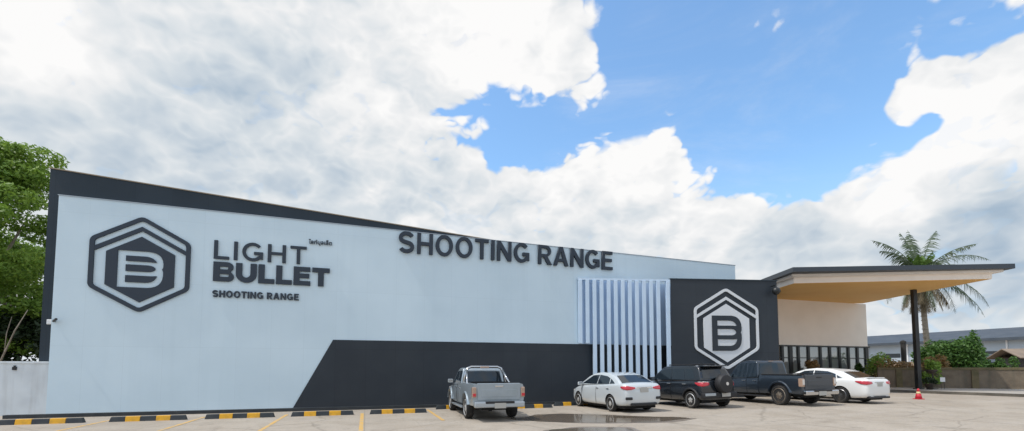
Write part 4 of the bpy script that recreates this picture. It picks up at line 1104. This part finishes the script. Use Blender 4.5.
def bush(loc, w, h, n, size, mt, label, seed, group=None, k=14, name='bush'):
    rd = random.Random(seed); r = empty(name, loc, 0, label, 'bush', group)
    c = [((rd.uniform(-w, w)*.7, rd.uniform(-w, w)*.4, h*rd.uniform(.25, .78)), (w*.36, w*.36, h*.22)) for _ in range(k)]
    leaves(c, n, size, rd, surf=.35).build('foliage', mt, r, fix=False)
    t = MB()
    for q in range(6): e = c[q % k][0]; t.tube([(e[0]*.2, e[1]*.2, -.05), (e[0]*.6, e[1]*.6, e[2]*.5), e], [.04, .03, .012], 5)
    t.build('stem', M['bark'], r); return r
bush((35.7, 36.5, .2), 2.3, 4.1, 14000, .12, M['bush'], 'big rounded green bush right of the palm, behind the brown wall', 21, k=22)
bush((37.2, 37.0, .2), 1.2, 4.7, 6000, .12, M['bush'], 'taller green shrub at the right side of the big bush behind the brown wall', 22)
bush((34.0, 36.5, .2), 1.4, 3.7, 5000, .12, M['bush'], 'green shrub just right of the palm trunk, behind the brown wall', 27)
bush((26.7, 33.3, .2), .9, 2.9, 2800, .09, M['limeleaf'], 'bright lime green shrub beside the glass pavilion corner', 23)
bush((27.4, 32.2, .2), 1.9, 2.2, 5000, .09, M['rustleaf'], 'dry brown shrub below the lime green shrub', 24)
bush((29.3, 31.4, .2), 1.0, 2.5, 2500, .09, M['rustleaf'], 'dry reddish brown shrub left of the black canopy column', 25)
bush((27.5, 30.0, .35), .62, 2.0, 2000, .08, M['limeleaf'], 'light green shrub hanging over the wall just right of the black column', 26)
bush((38.9, 36.0, .2), .9, 2.5, 2500, .10, M['bush'], 'low green shrub at the right foot of the big bush', 28)

def pot_plant(loc, h, w, mt, label, seed, n=900, potr=.2):
    rd = random.Random(seed); r = empty('potted_plant', loc, 0, label, 'potted plant')
    MB().lathe([(potr*.7, 0), (potr, potr*1.6), (potr*1.08, potr*1.6), (potr*1.08, potr*1.8), (potr*.9, potr*1.8)], 16).build('pot', M['pot'], r, smooth=True)
    c = [((rd.uniform(-w, w)*.5, rd.uniform(-w, w)*.5, potr*1.8+h*rd.uniform(.2, .85)), (w*.45, w*.45, h*.22)) for _ in range(7)]
    leaves(c, n, .07, rd, surf=.2).build('foliage', mt, r, fix=False)
    MB().tube([(0, 0, potr*1.5), (0, 0, potr*1.8+h*.6)], .02, 6).build('stem', M['bark'], r)
pot_plant((25.4, 27.8, .35), .55, .36, M['leafdark'], 'dark green potted plant at the foot of the black canopy column', 31, 1400)
q = wl(30.2, 24.3); pot_plant((q.x, q.y, .345), 1.5, .6, M['rustleaf'], 'brown dried potted plant in front of the shopfront behind the dark pickup', 32, 1500, .25)
q = wl(35.1, 24.5); pot_plant((q.x, q.y, .345), 1.25, .38, M['bush'], 'green potted plant at the right part of the shopfront', 33, 1200, .22)
# hanging basket stand and small white sign on the pavement
r = empty('plant_stand', (26.35, 28.6, .35), 0, 'thin black stand with dark hanging pot right of the column', 'plant stand')
MB().tube([(0, 0, 0), (0, 0, 1.0)], .02, 6).box((-.18, -.18, 0), (.18, .18, .03)).build('pole', M['black'], r)
MB().lathe([(.10, .95), (.26, 1.12), (.28, 1.2)], 16).build('bowl', M['pot'], r)
r = empty('sign_stand', (26.6, 28.2, .35), 0, 'small white board on two thin legs right of the black column', 'sign')
MB().box((-.15, -.01, .45), (.15, .01, .72)).build('board', M['lightw'], r)
for sx in (-.1, .1): MB().tube([(sx, .012, 0), (sx, .012, .7)], .012, 6).build('leg', M['black'], r)
# dark post seen left of the column
o = MB().tube([(0, 0, 0), (0, 0, 3.35)], .17, 10).lathe([(.2, 3.35), (.2, 3.5), (.05, 3.6)], 10).build('timber_post', M['shed']); o.location = (30.3, 35.2, .2); tag(o, 'dark round post between the pavilion corner and the black column', 'post')

# ------------------------------------------------------------------ coconut palm
def frond(root_p, az, el, length, droop, mt, rd, width=.75, nl=34, tiplen=.5):
    """one frond: bending rachis with hanging leaflets on both sides"""
    m = MB(); pts = []; p = Vector(root_p); e = el
    N_ = 12; step = length/N_
    for i in range(N_+1):
        pts.append(p.copy()); d = Vector((math.cos(az)*math.cos(e), math.sin(az)*math.cos(e), math.sin(e)))
        p = p+d*step; e -= droop/N_*(0.6+.9*i/N_)
    m.tube(pts, [.045*(1-.85*i/N_) for i in range(N_+1)], 5)
    side = Vector((-math.sin(az), math.cos(az), 0))
    for k in range(nl):
        t = .12+.88*k/(nl-1); f_ = t*N_; i = min(int(f_), N_-1); q = pts[i].lerp(pts[i+1], f_-i); tan = (pts[i+1]-pts[i]).normalized()
        ln = width*(math.sin(math.pi*min(t*.9+.12, 1))**.6)*rd.uniform(.6, 1.15)
        if rd.random() < .16: continue
        for sx in (-1, 1):
            dirv = (side*sx*.75+tan*.55+Vector((0, 0, -.35-.5*rd.random()))).normalized()
            w = tan*.030+Vector((0, 0, .01))
            a = q+w; b = q-w; mid = q+dirv*ln*.55+Vector((0, 0, -.03*ln)); end = q+dirv*ln+Vector((0, 0, -.30*ln))
            j = len(m.v); m.v += [tuple(a), tuple(b), tuple(mid-w*.9), tuple(end), tuple(mid+w*.9)]
            m.f.append((j, j+1, j+2, j+4)); m.m.append(0); m.f.append((j+4, j+2, j+3)); m.m.append(0)
    return m
def palm():
    rd = random.Random(5); base = Vector((34.75, 38.0, 0)); r = empty('coconut_palm', base, 0, 'tall coconut palm with ragged fronds rising behind the canopy', 'palm')
    H = 9.5; pts = [(.0, 0, 0), (.0, 0, 2), (-.05, 0, 4), (-.15, 0, 6), (-.25, 0, 8), (-.32, 0, H-.4)]
    t = MB(); t.tube(pts, [.30, .22, .20, .19, .18, .24], 12)
    for k in range(26): z = .6+k*.36; t.lathe([(.21, -.03), (.228, 0), (.21, .03)], 12, 'Z', (-.32*(z/H)**1.3, 0, z), 0, False)
    t.build('trunk', M['palebark'], r, smooth=True)
    top = Vector((-.32, 0, H))
    # (azimuth, start elevation, length, droop, kind) - azimuth 0 = right of the picture
    Fr = [(R(178), .95, 3.9, 1.0, 0), (R(150), 1.15, 3.6, .9, 0), (R(200), .75, 3.6, 1.2, 0), (R(110), 1.45, 3.2, .35, 0), (R(60), 1.25, 3.8, .7, 0), (R(20), 1.05, 4.0, .5, 0), (R(-25), .9, 4.2, .8, 0), (R(75), 1.4, 3.4, .3, 0),
          (R(5), .62, 6.2, 1.1, 0), (R(-12), .05, 5.8, 1.15, 0), (R(8), -.1, 5.0, 1.2, 0), (R(185), .35, 4.4, 1.5, 0), (R(165), .10, 3.2, 1.6, 0), (R(215), .2, 3.6, 1.6, 0), (R(-60), .55, 3.6, 1.5, 0), (R(-110), .6, 3.4, 1.5, 0), (R(90), .6, 3.8, 1.5, 0),
          (R(190), -.75, 3.3, .7, 2), (R(160), -.95, 3.3, .5, 2), (R(230), -.8, 2.8, .7, 2), (R(-20), -.75, 3.4, .7, 2), (R(-70), -.9, 3.2, .6, 2), (R(30), -.9, 3.4, .6, 2), (R(-150), -.9, 2.6, .6, 2), (R(120), -.8, 2.6, .7, 2), (R(178), -1.15, 3.4, .35, 2), (R(-5), -1.1, 3.2, .4, 2), (R(-95), -1.15, 3.3, .3, 2), (R(205), -.95, 3.4, .5, 2), (R(-45), -1.05, 3.3, .4, 2), (R(-12), -.28, 5.6, .85, 0), (R(176), -.15, 3.9, 1.2, 0), (R(60), -1.0, 3.2, .4, 2), (R(-80), -1.3, 3.0, .2, 2), (R(-120), -1.25, 3.2, .2, 2), (R(-40), -1.3, 2.8, .2, 2), (R(0), -1.35, 3.0, .2, 2), (R(180), -1.35, 3.0, .15, 2), (R(-100), -.7, 3.6, .7, 0), (R(195), -.35, 3.6, 1.0, 0), (R(-30), -.3, 4.4, 1.0, 0),
          (R(170), 1.25, 1.9, .5, 1), (R(30), 1.3, 1.9, .5, 1), (R(-90), 1.1, 2.0, .6, 1), (R(-140), 1.2, 1.8, .5, 1), (R(-40), 1.2, 1.8, .6, 1)]
    for az, el, ln, dr, kd in Fr:
        m = frond(top, az+rd.uniform(-.1, .1), el+rd.uniform(-.08, .08), ln*(1.05 if kd else 1.34 if el > 1.0 else 1.06), dr*(1.0 if kd or el > 1.0 else 1.15), None, rd, (.82 if kd == 0 else .95) if kd != 1 else .6, 64 if kd == 2 else 42)
        m.build('frond', M[('palmleaf', 'palmbright', 'palmdry')[kd]], r, fix=False)
    n = MB()
    for k in range(7):
        a = k*.9; n.lathe([(.02, -.14), (.11, -.07), (.13, 0), (.10, .09), (.02, .14)], 10, 'Z', (top.x+.3*math.cos(a), .3*math.sin(a), H-.35-.12*(k % 2)))
    n.build('coconut_cluster', M['rustleaf'], r, smooth=True)
palm()

# ------------------------------------------------------------------ warehouse and sheds beyond the wall
wa = Vector((58.5, 97, 0)); wb_ = Vector((80, 38.5, 0)); wd_ = (wb_-wa); wl_ = wd_.length; wang = math.atan2(wd_.y, wd_.x)
wh = empty('warehouse', wa, wang, 'long low warehouse with dark metal roof and pale cladding beyond the palm', 'warehouse')
MB().box((0, 0, 2.7), (wl_, 20, 5.8)).build('wall', M['tinwall'], wh)
MB().box((0, .05, 0), (wl_, 19.9, 2.698)).build('lower_wall', M['salmon'], wh)
m_ = MB(); m_.add([(-.5, -1.0, 5.72), (wl_+.5, -1.0, 5.72), (wl_+.5, 10, 8.0), (-.5, 10, 8.0), (wl_+.5, 21, 5.72), (-.5, 21, 5.72)], [(0, 1, 2, 3), (3, 2, 4, 5)])
o = m_.build('roof', M['tin'], wh, fix=False); sm = o.modifiers.new('s', 'SOLIDIFY'); sm.thickness = .12
MB().box((-.5, -1.16, 5.55), (wl_+.5, -1.02, 5.95)).build('gutter', M['tin'], wh)
for k in range(10):
    x = 4+k*6.1
    MB().box((x-.09, -.16, 0), (x+.09, -.02, 5.6)).build('downpipe', M['lightw'], wh)
for k in range(8):
    x = 6+k*6.3; w_ = MB().box((x, -.04, 3.4), (x+2.6, -.01, 4.1)).build('window', M['glass'], wh)
def shed(x, y, w, d, h, rz, roofm, label):
    r = empty('shed', (x, y, .2), rz, label, 'shed')
    m = MB(); m.box((-w/2, -d/2, 0), (w/2, d/2, h)); m.build('wall', M['shed'], r)
    m = MB(); e = .5; m.add([(-w/2-e, -d/2-e, h+.02), (w/2+e, -d/2-e, h+.02), (w/2+e, 0, h+.9), (-w/2-e, 0, h+.9), (w/2+e, d/2+e, h+.02), (-w/2-e, d/2+e, h+.02)], [(0, 1, 2, 3), (3, 2, 4, 5)])
    o = m.build('roof', roofm, r, fix=False); q = o.modifiers.new('s', 'SOLIDIFY'); q.thickness = .08
    for k in (-.3, .15): MB().box((w*k, -d/2-.04, .1), (w*k+.9, -d/2-.004, 1.9)).build('door', M['brownwall'], r)
shed(48.6, 41.5, 5.0, 4, 2.35, -.35, M['brownroof'], 'low dark shed with brown roof at the right edge behind the wall')
shed(48.5, 47.5, 6.0, 4, 2.0, -.3, M['tin'], 'low dark shed with grey metal roof behind the big bush')
